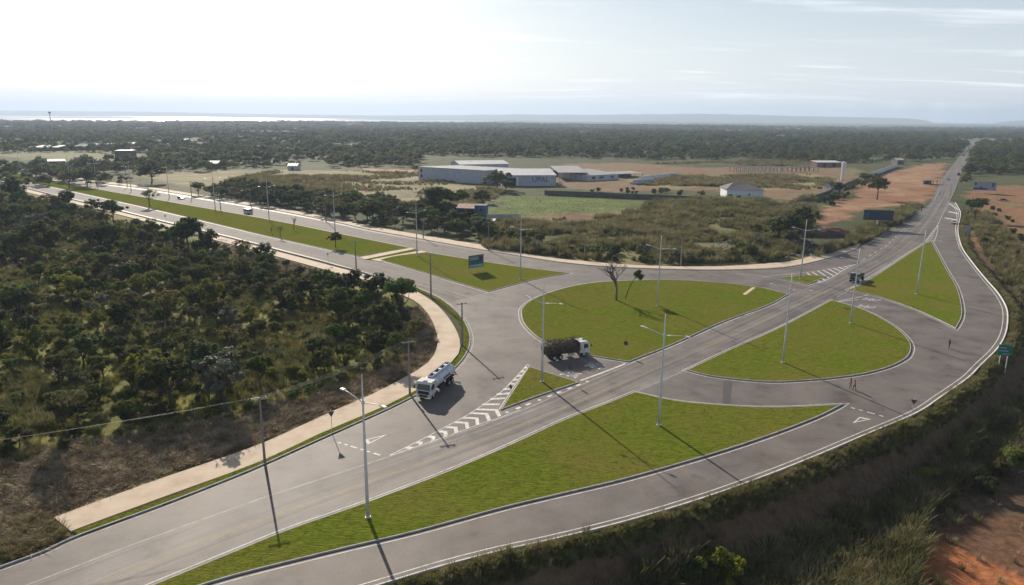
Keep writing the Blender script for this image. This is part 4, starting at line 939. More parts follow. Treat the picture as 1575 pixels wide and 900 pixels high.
shrubs([(1020,905),(1150,880),(1300,815),(1400,765),(1500,690),(1575,640),(1575,760),(1440,800),(1400,900)], -5.9, 16, 3, 1.0, 2.4, 'among the tall grass at the foot of the fill', 'shrubs at the foot of the fill')
p = P(1562, 745, -5.9); place_tree('green_a', p.x, p.y, 5.2, 'bushy green tree cut by the right edge above the red soil', None, z=-6)
p = P(1105, 905, -5.9); place_tree('lime_a', p.x, p.y, 5.0, 'loose pale-leaved tree at the bottom edge below the fill', None, z=-6)
p = P(1060, 915, -5.9); place_tree('green_b', p.x, p.y, 4.2, 'smaller pale-leaved tree left of another at the bottom edge', None, z=-6, rz=2.0)

# ------------------------------------------------------------------ far woods
FT = []
for i, (kd, H_, W_) in enumerate((('green', 7.5, 9), ('dark', 8.5, 10), ('green', 7.5, 9), ('olive', 6, 8), ('olive', 9, 9), ('green', 6, 11))):
    rs = np.random.default_rng(200 + i); cen = []; rad = []
    for j in range(26):
        a = rs.uniform(0, 6.28); u_ = rs.random(); r_ = W_ * .40 * math.sqrt(u_); cen.append((math.cos(a) * r_, math.sin(a) * r_, H_ * (.25 + .6 * math.sqrt(max(0, 1 - u_)) * rs.uniform(.5, 1.0)))); rad.append(W_ * rs.uniform(.09, .15))
    v, f = leaves(rs, cen, rad, 34, .42, core=(0, 0, H_ * .3)); m = mesh_np('far_tree%d' % i, v, f); m.materials.append(LEAF[kd]); FT.append(m)
n = 90000; d = 420 * (4600 / 420) ** rng.random(n); th = rng.uniform(-.72, .72, n); X = d * np.tan(th); Y = d
vx = 787.5 + FPX * X / Y; vy = 172.4 + .00959 * vx + CAM_H * FPX / Y
dens = .55 * fbm(X, Y, 170, 4, 51) + .45 * fbm(X, Y, 55, 3, 57); keep = dens > 0.495 - 0.035 * np.clip((Y - 500) / 700, 0, 1)
keep &= ~inpoly(X, Y, offset(ROAD[::2], 14))
for px in ([(-300,266),(0,249),(120,266),(225,281),(400,306),(560,338),(700,350),(760,385),(1060,412),(1250,400),(1340,372),(1430,312),(1470,245),(1440,246),(1330,252),(1180,246),(980,246),(870,250),(650,250),(640,264),(330,264),(300,285),(240,272),(120,262),(0,247),(-300,256)],
           [(30,236),(215,236),(228,250),(120,254),(0,246)], [(1475,300),(1495,262),(1600,262),(1600,420),(1480,420)], [(645,240),(1000,246),(1000,290),(645,300)], [(700,200),(760,200),(770,203),(700,203)]):
    g = G(px); keep &= ~inpoly(X, Y, g)
belt = inpoly(X, Y, G([(230,262),(420,258),(640,258),(650,247),(860,248),(980,244),(1180,242),(1440,243),(1470,232),(1400,225),(230,232)])); keep |= belt & (rng.random(n) < .9) & ~inpoly(X, Y, offset(ROAD[::2], 14)) & ~inpoly(X, Y, G([(645,240),(1000,246),(1000,290),(645,300)])) & (dens > .33)
keep |= inpoly(X, Y, G([(1490,262),(1500,235),(1600,225),(1600,268),(1530,270)])) & (dens > .33)
lake_g = [Vector((q.x, q.y, 0)) for q in lk]; keep &= ~inpoly(X, Y, lake_g)
X, Y = X[keep], Y[keep]; nr = Y < 1300; kp = thin(X[nr], Y[nr], 7.5); X = np.concatenate([X[nr][kp], X[~nr]]); Y = np.concatenate([Y[nr][kp], Y[~nr]])
s = (.4 + 1.1 * rng.random(len(X)) ** 1.5) * np.where(Y < 900, .95, 1.1); s2 = s * rng.uniform(.9, 1.5, len(X)) * (1 + np.clip((Y - 900) / 3000, 0, 1))
print('far trees', len(X))
gn_scatter('far_woods', FT, np.stack([X, Y, tz(X, Y)], 1), np.stack([s2, s2, s], 1), rng.uniform(0, 6.28, len(X)), rng.integers(0, len(FT), len(X)))

# ------------------------------------------------------------------ street lamps
M_POLE = mat('galvanised', [(.42,.43,.44),(.54,.55,.56)], 3, 0.45, metal=0.0, coord='obj', spec=0.5)
M_DARKM = mat('dark_metal', [(.035,.035,.038),(.06,.06,.062)], 4, 0.5, coord='obj')
M_LENS = mat('lamp_glass', [(.6,.62,.62)], 4, 0.2, coord='obj')
def lamp_parts(root, H):
    MB().tube([(0,0,-.3),(0,0,H*.3),(0,0,H*.8),(0,0,H)], [.20,.165,.105,.055], 12).build('pole', M_POLE, root, smooth=True)
    MB().tube([(0,0,-.05),(0,0,.06)], .34, 8).tube([(0,0,.06),(0,0,.35)], [.24,.21], 12).build('base_flange', M_POLE, root)
    MB().tube([(0,0,H*.80),(0,0,H*.83)], .15, 12).build('collar', M_POLE, root)
    for s in (-1, 1):
        a = MB().tube([(s*.08,0,H*.815),(s*1.2,0,H*.828),(s*2.4,0,H*.842),(s*3.1,0,H*.846)], [.055,.05,.045,.04], 8).build('arm', M_POLE, root, smooth=True)
        h = MB().prism([(s*3.0,-.11+H*.846+.06),(s*3.15,H*.846+.10),(s*3.75,H*.846+.08),(s*3.85,H*.846-.01),(s*3.1,H*.846-.04)], 'y', -.17, .17).build('lamp_head', M_POLE, a)
lampH = 16.2
def street_lamp(px, ang, label, H=lampH, z=0.12, group='double-arm street lamps'):
    p = P(*px); e = empty('street_lamp', (p.x, p.y, z), ang); tag(e, label, 'street lamp', group); return e
hw = math.atan2(*(P(1112,520) - P(681,731)).yx) - math.pi / 2; av = math.atan2(*(P(0,266) - P(500,372)).yx) - math.pi / 2
LAMPS = [((566,797),hw,'tall double-arm street lamp at the foreground, on the near lawn'), ((1013,655),hw,'tall double-arm street lamp on the right half of the long near lawn'),
 ((833.5,588),hw,'double-arm street lamp on the small triangular island beside the loaded truck'), ((1204,558.5),hw,'double-arm street lamp at the left of two on the half-round east lawn'),
 ((1308,498),hw,'double-arm street lamp at the top corner of the half-round east lawn'), ((1409.5,453),hw,'double-arm street lamp on the northeast lawn'),
 ((1011,471),hw,'double-arm street lamp on the round lawn, right of the leafless tree'), ((1231,429.5),hw,'double-arm street lamp on the tiny striped north island'),
 ((800.5,430),hw,'double-arm street lamp on the lawn with the blue sign board'), ((641.5,394),av,'double-arm street lamp at the end of the crossing paths on the avenue'),
 ((515.5,357),av,'median street lamp just behind the small umbrella-shaped tree'), ((414,338.5),av,'median street lamp right of the pale van'),
 ((331,320.5),av,'median street lamp left of the pale van'), ((260.5,304.5),av,'median street lamp left of the dark saloon car'),
 ((202,295),av,'median street lamp between the slim tree and the round-crowned tree'), ((149,287.5),av,'median street lamp beside the round-crowned median tree'),
 ((108,280.5),av,'median street lamp above the leftmost leafy median tree'), ((67,272.5),av,'second median street lamp from the left edge'), ((31,264.5),av,'leftmost median street lamp, by the motorcycle')]
first = None
for px, a, lab in LAMPS:
    if first is None:
        first = street_lamp(px, a, lab); lamp_parts(first, lampH)
    else:
        c = copy_tree(first); p = P(*px); c.location = (p.x, p.y, .12); c.rotation_euler = (0, 0, a); tag(c, lab, 'street lamp', 'double-arm street lamps')

# ------------------------------------------------------------------ utility poles and their wires
M_CONC = mat('pole_concrete', [(.16,.15,.135),(.25,.235,.21)], 2.5, 0.9, 0.3, 12, coord='obj')
M_WIRE = mat('wire', [(.10,.095,.09),(.14,.13,.12)], 5, 0.5, coord='obj'); M_INS = mat('porcelain', [(.30,.20,.15),(.38,.28,.2)], 5, 0.3, coord='obj')
POLES = [((407.5,713),109,.35,'nearest concrete utility pole, beside the walkway at lower left'), ((630.5,607),87,.35,'concrete utility pole beside the tanker truck'), ((711,532),69,.5,'concrete utility pole on the verge at the bend of the walkway'),
 ((663,457.5),80,.7,'concrete utility pole with stay wires at the avenue mouth'), ((548,415.5),46,.9,'concrete utility pole beside the lower avenue walkway'),
 ((501.5,341),38,.9,'utility pole on the far avenue walkway left of the crossing'), ((651,367),32,.9,'utility pole on the far walkway opposite the crossing paths'), ((751.5,386),45,.7,'utility pole on the north walkway behind the blue sign board'),
 ((899,398),32,.3,'faint utility pole in front of the scrub on the north walkway'), ((1047,409),44,.2,'utility pole on the north walkway above the round lawn'), ((339.5,322),46,.9,'utility pole on the far avenue walkway left of the pale van'),
 ((386,317.5),26,.9,'shorter utility pole on the far avenue walkway behind the pale van'), ((295,305),26,.9,'utility pole on the far avenue walkway right of the dark saloon car'), ((196,288),28,.9,'utility pole on the far avenue walkway by the dark wall')]
tops = []
for (px, hpx, a, lab) in POLES:
    p = P(*px); H = max(7.0, min(10.5, PH(px[0], px[1], hpx))); e = empty('utility_pole', (p.x, p.y, .05), a); tag(e, lab, 'utility pole', 'utility poles')
    MB().box((0,0,H/2-.2), (.34,.26,H+.4), taper=.55).build('shaft', M_CONC, e)
    c = MB().box((0,0,H-.25), (2.1,.11,.13)).build('crossarm', M_CONC, e)
    for k in (-.9, -.15, .75): MB().tube([(k,0,H-.18),(k,0,H-.05),(k,0,H+.02)], [.03,.07,.03], 7).build('insulator', M_INS, c)
    tops.append([Vector((p.x, p.y, H + .05)) + Matrix.Rotation(a, 3, 'Z') @ Vector((k, 0, 0)) for k in (-.9, -.15, .75)])
def wires(A, B, label, r=.008, sag=.6):
    mb = MB()
    for a, b in zip(A, B): mb.tube([a.lerp(b, t / 10) - Vector((0, 0, sag * 4 * (t / 10) * (1 - t / 10))) for t in range(11)], r, 4)
    o = mb.build('power_line', M_WIRE); tag(o, label, 'power line', 'power lines'); return o
off = [t + Vector((-48, -22, 0)) for t in tops[0]]
wires(off, tops[0], 'overhead wires leaving the frame to the left of the nearest utility pole')
for i, j, lab in ((0,1,'overhead wires between the nearest pole and the pole by the tanker'), (1,2,'overhead wires between the tanker pole and the bend pole'), (2,3,'overhead wires between the bend pole and the avenue mouth pole'), (3,4,'overhead wires along the lower avenue walkway'), (5,6,'overhead wires on the far walkway opposite the crossing'), (6,7,'overhead wires on the far walkway behind the blue board'), (10,5,'overhead wires on the far walkway right of the pale van'), (12,10,'overhead wires on the far walkway above the pale van')):
    wires(tops[i], tops[j], lab, .008)
st = MB()
for x_, y_ in ((676,424),(684,428),(690,424)): st.tube([tops[3][1] - Vector((0,0,1)), P(x_, y_, .13)], .018, 4)
tag(st.build('stay_wires', M_WIRE), 'pale stay wires running from the avenue mouth pole to the lawn', 'wire')

# ------------------------------------------------------------------ road signs and boards
M_SIGNB = mat('sign_back', [(.055,.055,.058),(.09,.09,.092)], 4, 0.5, coord='obj'); M_RED = mat('sign_red', [(.45,.03,.03),(.5,.05,.04)], 3, 0.5, coord='obj'); M_WHT = mat('white_paint', [(.68,.68,.67),(.78,.78,.77)], 2, 0.45, coord='obj')
M_GREEN = mat('sign_green', [(.012,.135,.095),(.02,.17,.12)], 2, 0.45, coord='obj'); M_BLUEG = mat('sign_blue', [(.02,.075,.14),(.035,.10,.17)], 1, 0.45, coord='obj'); M_TEAL = mat('sign_teal', [(.05,.12,.12),(.07,.15,.15)], 1, 0.45, coord='obj')
def disc(n, r, rot=0): return [(math.cos(rot + 2*math.pi*k/n) * r, math.sin(rot + 2*math.pi*k/n) * r) for k in range(n)]
def sign(px, H, n, r, ang, lab, z=.1, rot=0):
    """small sign on a post facing local -y; n sides"""
    p = P(*px); e = empty('road_sign', (p.x, p.y, z), ang); tag(e, lab, 'road sign', 'small road signs')
    MB().tube([(0,0,-.2),(0,0,H)], .04, 8).build('post', M_POLE, e)
    pl = [(x, y + H - r * .8) for x, y in disc(n, r, rot)]; MB().prism(pl, 'y', .045, .065).build('plate', M_SIGNB, e)
    f = MB().prism([(x, y + H - r * .8) for x, y in disc(n, r * .97, rot)], 'y', .030, .044).build('face', M_RED, e)
    MB().prism([(x, y + H - r * .8) for x, y in disc(n, r * (.6 if n == 3 else .8), rot)], 'y', .018, .029).build('panel', M_WHT, f)
sign((511,668), 3.4, 3, .55, R(208), 'triangular give-way sign on the walkway verge by the dashed line', rot=-R(90))
sign((1402,642), 3.0, 3, .5, R(155), 'triangular give-way sign on the outer kerb of the ramp, seen from behind', z=-.1, rot=-R(90))
sign((786,611), 2.0, 4, .5, R(120), 'small dark sign board at the left edge of the triangular island')
sign((876.5,586), 2.6, 8, .45, R(135), 'octagonal stop sign on the triangular island by the stop line', rot=R(22.5))
sign((962,545), 2.4, 8, .45, R(150), 'octagonal stop sign on the round lawn by the loaded truck', rot=R(22.5))
sign((1283,470), 2.0, 16, .45, R(10), 'round sign with pale face at the top of the half-round lawn')
sign((1322,443), 2.2, 8, .4, R(-40), 'stop sign on the northeast lawn behind the grey truck', rot=R(22.5))
sign((255.5,344), 3.4, 4, .55, R(60), 'square sign beside the lower avenue carriageway at the left')
sign((505,406), 3.2, 4, .5, R(60), 'small square sign beside the lower avenue walkway near the crossing')
def board(name, a, b, z0, z1, label, cat, m, rows=(), posts=2, depth=.12, zb=0.1, rowm=None, frame=True, post_r=.07):
    """board between two ground places, with posts and print in rows (t0,t1,z0,z1 as fractions)"""
    A, B = P(*a), P(*b); d = B - A; L = d.length; e = empty(name, (A.x, A.y, zb), math.atan2(d.y, d.x)); tag(e, label, cat)
    MB().box((L/2, 0, (z0+z1)/2), (L, depth, z1-z0)).build('panel', m, e)
    for k in range(posts):
        t = L * ((k + .5) / posts if posts < 3 else (.06 + .88 * k / (posts - 1))); MB().box((t, depth * .9, z1 / 2 - .15 if posts > 1 else z0 / 2), (post_r*2, post_r*2, (z1 if posts > 1 else z0) + .3)).build('post', M_POLE if m is not M_SIGNB else M_DARKM, e)
    if frame:
        f = MB().box((L/2, 0, z1 + .05), (L + .2, depth + .06, .1)).box((L/2, 0, z0 - .05), (L + .2, depth + .06, .1)).box((-.05, 0, (z0+z1)/2), (.1, depth + .05, z1-z0)).box((L+.05, 0, (z0+z1)/2), (.1, depth + .05, z1-z0)).build('frame', M_DARKM if m is not M_WHT else M_POLE, e)
    for t0, t1, q0, q1, mm in rows:
        MB().box((L*(t0+t1)/2, -depth/2 - .012, z0+(z1-z0)*(q0+q1)/2), (L*(t1-t0), .02, (z1-z0)*(q1-q0))).build('print_row', mm, e)
    return e
M_PRT = mat('pale_print', [(.22,.30,.34),(.34,.42,.46)], 6, 0.5, coord='obj'); M_DKB = mat('dark_blue_print', [(.012,.03,.10),(.02,.05,.14)], 3, 0.5, coord='obj'); M_PALE = mat('pale_blue_print', [(.24,.36,.44),(.3,.42,.5)], 2, 0.5, coord='obj')
board('sign_board', (721.5,420), (743,416.5), 1.3, 4.6, 'blue and teal construction sign board on three legs on the west lawn', 'sign board', M_TEAL,
      [(.03,.97,.52,.60,M_DKB), (.72,.95,.60,.86,M_DKB), (.05,.66,.62,.67,M_PRT), (.05,.66,.72,.77,M_PRT), (.05,.66,.82,.87,M_PRT), (.03,.97,.02,.22,M_PALE), (.1,.25,.06,.16,M_DKB), (.45,.58,.06,.16,M_DKB), (.06,.4,.28,.46,M_BLUEG), (.45,.95,.28,.50,M_BLUEG)], posts=3)
M_DKBOARD = mat('billboard_dark', [(.028,.036,.055),(.05,.055,.075)], .6, 0.5, coord='obj')
board('billboard', (1326,351), (1371,352.5), 3.4, 7.2, 'dark wide billboard on a single post at the edge of the red lot', 'billboard', M_DKBOARD, [(.04,.18,.2,.7,M_BLUEG), (.22,.5,.55,.75,M_DKB), (.6,.78,.1,.4,M_DKB), (.86,.9,.05,.95,M_DKB)], posts=1, post_r=.16)
board('billboard', (1495.5,296), (1531,297.5), 1.4, 6.6, 'pale weathered billboard among the bushes on the right of the highway', 'billboard', mat('billboard_pale', [(.22,.22,.27),(.33,.34,.40)], .5, 0.6, coord='obj'), [(.05,.14,.6,.85,M_DKB), (.02,.62,.08,.26,M_DKB), (.3,.38,.2,.42,M_DKB), (.8,.9,.45,.9,M_BLUEG)], posts=3, frame=False)
board('road_sign', (1531,561), (1553,563), 3.0, 5.0, 'green direction sign on two posts outside the ramp at the right edge', 'road sign', M_GREEN, [(.08,.55,.68,.76,M_PRT), (.08,.7,.40,.48,M_PRT), (.3,.9,.14,.2,M_PRT)], posts=2, frame=False, zb=-1.2, depth=.06, post_r=.06)
board('road_sign', (1480.5,362), (1491,363), 2.2, 4.2, 'grey-backed road sign on two posts by the white car', 'road sign', mat('sign_grey', [(.26,.25,.27),(.32,.31,.33)], 2, .5, coord='obj'), [], posts=2, frame=False, zb=-.3, depth=.06)

# ------------------------------------------------------------------ buildings
def wallmat(n, a, b): return mat(n, [a, b], .5, .9, .15, 6, 6)
M_GREYW = wallmat('grey_block', (.34,.37,.42), (.45,.475,.52)); M_WHTW = wallmat('white_wall', (.56,.57,.60), (.68,.68,.69)); M_DARKW = wallmat('shade_dark_wall', (.075,.072,.07), (.14,.13,.12)); M_BLUEW = wallmat('blue_wall', (.07,.12,.19), (.10,.155,.24)); M_BRICK = wallmat('brick_wall', (.16,.085,.06), (.22,.12,.085)); M_BEIGE = wallmat('beige_wall', (.36,.32,.27), (.46,.42,.36))  # dark wall tone has the shade of the camera-facing sides put into its colour
M_TIN = mat('tin_roof', [(.20,.20,.205),(.34,.335,.33)], .25, .65, .4, 4, spec=.3); M_TINW = mat('white_tin', [(.45,.45,.45),(.58,.575,.57)], .3, .6, .3, 4, spec=.3); M_TILE = mat('tile_roof', [(.20,.085,.055),(.30,.14,.09)], .6, .9, .5, 5); M_ASB = mat('fibre_roof', [(.10,.10,.11),(.17,.165,.165)], .4, .9, .4, 4); M_RUST = mat('rusty_roof', [(.24,.10,.07),(.38,.28,.25)], .8, .85, .3, 4)
M_VOID = mat('dark_opening', [(.012,.012,.014),(.02,.02,.022)], 1, .6); M_GLASS = mat('window_glass', [(.02,.025,.03),(.035,.04,.05)], 1, .1, spec=.6)
def frame_at(a, b, z=0.0):
    A, B = P(*a), P(*b); d = B - A; return A, math.atan2(d.y, d.x), d.length
def corrug(L, D, z0, z1, over=.5, step=1.1, both=False, zr=None):
    """corrugated roof sheet over L x D from eave z0 (front) to z1 (back); both: gable with ridge along L at zr"""
    mb = MB(); n = max(2, int((L + 2 * over) / step)); xs = [-over + (L + 2 * over) * i / n for i in range(n + 1)]
    rows = [(-over, z0), (D + over, z1)] if not both else [(-over, z0), (D / 2, zr), (D + over, z1)]
    v = []; f = []
    for y, z in rows:
        for i, x in enumerate(xs): v.append((x, y, z + (.07 if i % 2 else 0)))
    m = len(xs)
    for r in range(len(rows) - 1):
        for i in range(m - 1): f.append((r*m+i, r*m+i+1, (r+1)*m+i+1, (r+1)*m+i))
    k = len(v); v += [(x, y, z - .12) for x, y, z in v]; f += [tuple(q + k for q in reversed(p)) for p in f]
    for r, s in ((0, 1), (len(rows) - 1, -1)):
        for i in range(m - 1): a = r*m+i; f.append((a, a+k, a+1+k, a+1) if s > 0 else (a, a+1, a+1+k, a+k))
    for r in range(len(rows) - 1):
        for i in (0, m - 1): a = r*m+i; b = (r+1)*m+i; f.append((a, b, b+k, a+k))
    return mb.add(v, f)
def house(name, a, b, D, hw_, label, cat='building', wall=M_WHTW, roof=M_TIN, rise=1.2, kind='gable', doors=(), wins=(), group=None, zb=-.1, over=.5):
    A, ang, L = frame_at(a, b); z = float(terrain(np.array([A.x]), np.array([A.y]))[0]) if zb is None else zb
    e = empty(name, (A.x, A.y, z), ang); tag(e, label, cat, group)
    if kind == 'gable':
        pr = [(0,-.4),(D,-.4),(D,hw_),(D/2,hw_+rise),(0,hw_)]; MB().prism(pr, 'x', 0, L).build('wall', wall, e); corrug(L, D, hw_+.1-over*rise/(D/2), hw_+.1-over*rise/(D/2), over, both=True, zr=hw_+rise+.12).build('roof', roof, e)
    elif kind == 'shed':
        pr = [(0,-.4),(D,-.4),(D,hw_+rise),(0,hw_)]; MB().prism(pr, 'x', 0, L).build('wall', wall, e); corrug(L, D, hw_+.12, hw_+rise+.12, over).build('roof', roof, e)
    elif kind == 'hip':
        MB().box((L/2, D/2, hw_/2-.2), (L, D, hw_+.4)).build('wall', wall, e); o = over
        v = [(-o,-o,hw_),(L+o,-o,hw_),(L+o,D+o,hw_),(-o,D+o,hw_),(L*.25,D*.5,hw_+rise),(L*.62,D*.5,hw_+rise*.92)]
        MB().add(v, [(0,1,5,4),(1,2,5),(2,3,4,5),(3,0,4),(3,2,1,0)]).build('roof', roof, e)
    else:
        MB().box((L/2, D/2, hw_/2-.2), (L, D, hw_+.4)).build('wall', wall, e); MB().box((L/2, D/2, hw_+.06), (L+.3, D+.3, .2)).build('roof', roof, e)
    for t, w_, h_ in doors: MB().box((L*t, -.02, h_/2), (w_, .12, h_)).build('door', M_VOID, e)
    for t, w_, h_, z_ in wins:
        q = MB().box((L*t, -.02, z_), (w_, .1, h_)).build('window', M_VOID, e); MB().box((L*t, -.085, z_), (w_*.86, .03, h_*.82)).build('pane', M_GLASS, q)
    return e
wh = house('warehouse', (643.7,276), (746,283), 46, 8.6, 'long grey-blue warehouse with blank block wall behind the dry field', 'warehouse', M_GREYW, M_TIN, -1.4, 'shed', wins=[(.05,1.6,2.4,6.2),(.05,1.6,2.2,2.6)])
h2 = house('warehouse', (772,286.5), (855,286), 40, 6.8, 'grey hall with white pitched roofs and painted lettering, right of the long warehouse', 'warehouse', M_GREYW, M_TINW, 2.6, 'gable', doors=[(.16,9,5.2)])
A_, an_, L_ = frame_at((772,286.5), (855,286))
MB().box((L_*.28,-.3,2.8), (1.4,.6,5.8)).build('pillar', M_WHTW, h2)
cu = bpy.data.curves.new('lettering', 'FONT'); cu.body = 'UPAL'; cu.size = 4.6; o_ = bpy.data.objects.new('tmp', cu); me_ = bpy.data.meshes.new_from_object(o_); bpy.data.objects.remove(o_)
q = link('lettering', me_, mat('blue_lettering', [(.02,.06,.13),(.03,.08,.16)], 2, .6), h2, (L_*.55,-.08,2.6)); q.rotation_euler = (R(90),0,0)
house('low_roof', (708,268), (782,266.5), 26, 7.2, 'white-roofed shed rising behind the long warehouse', 'building', M_GREYW, M_TINW, 2.0, 'gable')
def open_shed(name, a, b, D, H, label, roof, rise=1.0, posts=6, wall=M_DARKW, back=True):
    A, ang, L = frame_at(a, b); e = empty(name, (A.x, A.y, -.1), ang); tag(e, label, 'shed')
    corrug(L, D, H+.05, H+rise, .8).build('roof', roof, e)
    for i in range(posts):
        x = L * i / (posts - 1); MB().box((x, 0, H/2-.2), (.3,.3,H+.4)).build('post', M_CONC, e); MB().box((x, D, (H+rise)/2-.2), (.3,.3,H+rise+.2)).build('post', M_CONC, e)
    if back: MB().box((L/2, D*.9, H*.45-.2), (L-.5, .2, H*.9)).build('back_wall', wall, e)
    return e
open_shed('open_shed', (860,277.5), (902,277.5), 34, 5.4, 'open-sided shed with a broad tin roof on the red yard', M_TIN, 2.2, 6)
house('yard_building', (903,278.5), (951,275.5), 30, 3.6, 'grey low yard building adjoining the open shed', 'building', M_GREYW, M_TIN, 1.8, 'shed', wins=[(.2,3,1.6,2.0),(.45,4,1.4,2.0),(.8,3,1.6,2.0)])
open_shed('open_shed', (954,273.5), (988,272), 14, 2.8, 'small open shed with a thin pale roof right of the yard building', M_TIN, .6, 4)
def stack(name, a, b, label, n=7, m=M_WHTW):
    A, ang, L = frame_at(a, b); e = empty(name, (A.x, A.y, -.1), ang); tag(e, label, 'pipe stack')
    for i in range(n):
        for j in range(3 - (i % 2)):
            MB().tube([(0 + L*i/n, j*1.6+1, .8), (L*(i+.92)/n, j*1.6+1, .8)], .8, 12, True).build('pipe', m, e, smooth=False)
    for i in range(n):
        MB().tube([(L*i/n, 1.8, 2.15), (L*(i+.92)/n, 1.8, 2.15)], .8, 12, True).build('pipe', m, e)
stack('pipe_stack', (990,277.5), (1043,271), 'long stack of pale concrete pipes on the grassy yard')
stack('pipe_stack', (978,284), (1009,281), 'short low stack of pipes in front of the longer one', 4, M_GREYW)
house('white_house', (1117.3,305.5), (1173.3,306.5), 17, 5.0, 'white-walled house with dark grey hipped roof in the field', 'house', M_WHTW, M_ASB, 3.2, 'hip', doors=[(.33,2.4,1.9)], wins=[(.10,2.2,.9,2.0),(.62,.9,1.1,2.4)], over=.8)
# water tower
p = P(1295,277.5); e = empty('water_tower', (p.x, p.y, -.1)); tag(e, 'slender white water tower with flared top beside the pump house', 'water tower')
MB().tube([(0,0,-.3),(0,0,3),(0,0,7.5),(0,0,9.5),(0,0,13.0)], [.95,.95,1.05,1.35,1.45], 20).build('tank', M_WHT, e, smooth=False); MB().tube([(0,0,13.0),(0,0,13.4)], [1.45,.5], 20).build('lid', M_WHT, e)
lad = MB().tube([(-.2,-1.05,0),(-.2,-1.5,13)], .03, 4).tube([(.2,-1.05,0),(.2,-1.5,13)], .03, 4)
for k in range(20): lad.tube([(-.2,-1.06-.022*k,.6*k+.4),(.2,-1.06-.022*k,.6*k+.4)], .02, 4)
lad.build('ladder', M_POLE, e)
house('pump_house', (1277,296.5), (1297,296), 7, 4.2, 'small pale pump house at the foot of the water tower', 'house', M_BEIGE, M_ASB, 1.6, 'gable', doors=[(.7,1.2,2.2)], wins=[(.25,1.2,1.0,2.4)])
house('long_shed', (1256.5,257), (1294,257), 11, 4.2, 'long brick shed with a white roof behind the water tower', 'shed', M_BRICK, M_TINW, 1.0, 'shed', doors=[(.3,3,3),(.7,3,3)])
# unfinished concrete frame
A, ang, L = frame_at((1142,266), (1212,265)); e = empty('concrete_frame', (A.x, A.y, -.1), ang); tag(e, 'unfinished row of concrete columns and beams on the red yard', 'building frame')
for r in range(3):
    for i in range(12): MB().box((L*i/11, r*9, 1.8), (.5,.5,4.0)).build('column', M_CONC if r else M_BEIGE, e)
    MB().box((L/2, r*9, 3.95), (L+.6,.45,.5)).build('beam', M_BEIGE, e)
A, ang, L = frame_at((1218,265), (1258,263)); e = empty('concrete_frame', (A.x, A.y, -.1), ang); tag(e, 'shorter unfinished concrete frame right of the long one', 'building frame')
for r in range(2):
    for i in range(7): MB().box((L*i/6, r*9, 1.5), (.5,.5,3.4)).build('column', M_CONC, e)
    MB().box((L/2, r*9, 3.3), (L+.6,.45,.45)).build('beam', M_CONC, e)
# hut, kiosk
hu = house('hut', (701.5,330), (729,331), 7, 2.9, 'low dark hut with a patchy red tin roof beside the rounded tree', 'hut', M_BLUEW, M_RUST, 1.1, 'shed', doors=[(.55,1.0,2.0)], wins=[(.25,1.0,.9,1.6)])
house('hut', (730,331.5), (747,332), 6, 4.4, 'taller blue-walled hut adjoining the red-roofed one', 'hut', M_BLUEW, M_ASB, .4, 'flat', wins=[(.6,1.0,1.0,2.6)])
open_shed('kiosk', (734,349), (758,349.5), 4, 2.6, 'white canopy kiosk among the bushes in front of the blue hut', M_TINW, .2, 3, back=False)
# walls
def wall(a, b, h, label, m, thick=.25):
    A, ang, L = frame_at(a, b); e = empty('boundary_wall', (A.x, A.y, -.15), ang); tag(e, label, 'wall', 'boundary walls')
    n = max(1, int(round(L / 9)))
    for i in range(n): MB().box((L*(i+.5)/n, 0, h/2-.2), (L/n-.34, thick, h+.4)).build('wall_panel', m, e)
    for i in range(n + 1): MB().box((L*i/n, 0, h/2-.15), (.34,.34,h+.5)).build('pier', m, e)
wall((838,299.5), (940,303.5), 2.6, 'dark block wall behind the bright green field', M_DARKW)
wall((941,303.8), (1078,309.5), 2.6, 'dark block wall between the dry field and the red yard', M_DARKW)
wall((1079,309.6), (1209,321), 2.4, 'low dark block wall in front of the white house', M_DARKW)
wall((1210,321), (1268,302), 2.6, 'dark overgrown wall running back beside the red lot', M_DARKW)
wall((1269,301.5), (1320,279), 2.6, 'dark overgrown wall between the pump house and the red lot', M_DARKW)
wall((1340,271.5), (1379,256.5), 3.2, 'white wall on the far side of the red lot', M_WHTW)
wall((750,337), (799,336.5), 2.2, 'grey low wall right of the blue hut', M_GREYW)
wall((60,263), (118,262), 4.2, 'long dark wall above the avenue at the left', M_DARKW); wall((119,262), (222,258), 4.2, 'long dark wall above the avenue, right of the first one', M_DARKW)
house('roadside_building', (62,256), (101,255), 14, 3.8, 'long low building with white roof edge behind the dark wall at left', 'building', M_DARKW, M_TIN, .8, 'shed')
house('roadside_building', (135,256), (146,255.5), 10, 4, 'small white-roofed building behind the dark wall', 'building', M_DARKW, M_TINW, .5, 'shed')
house('flat_house', (45,232), (90,232), 24, 4.0, 'wide dark house row with grey roofs at the far left', 'house', M_DARKW, M_TIN, 1.4, 'shed', zb=None)
house('flat_house', (92,231), (138,231), 22, 4.0, 'dark house row right of the grey-roofed one at the far left', 'house', M_DARKW, M_ASB, 1.4, 'shed', zb=None)
house('flat_house', (140,229), (172,229), 20, 4.5, 'house with a flat tan roof in the far left settlement', 'house', M_BRICK, M_BEIGE, 1.4, 'shed', zb=None)
house('flat_house', (177,243), (203,243), 14, 7, 'tall building with white roof slab standing in the green at left', 'building', M_DARKW, M_TINW, .8, 'flat', zb=None)
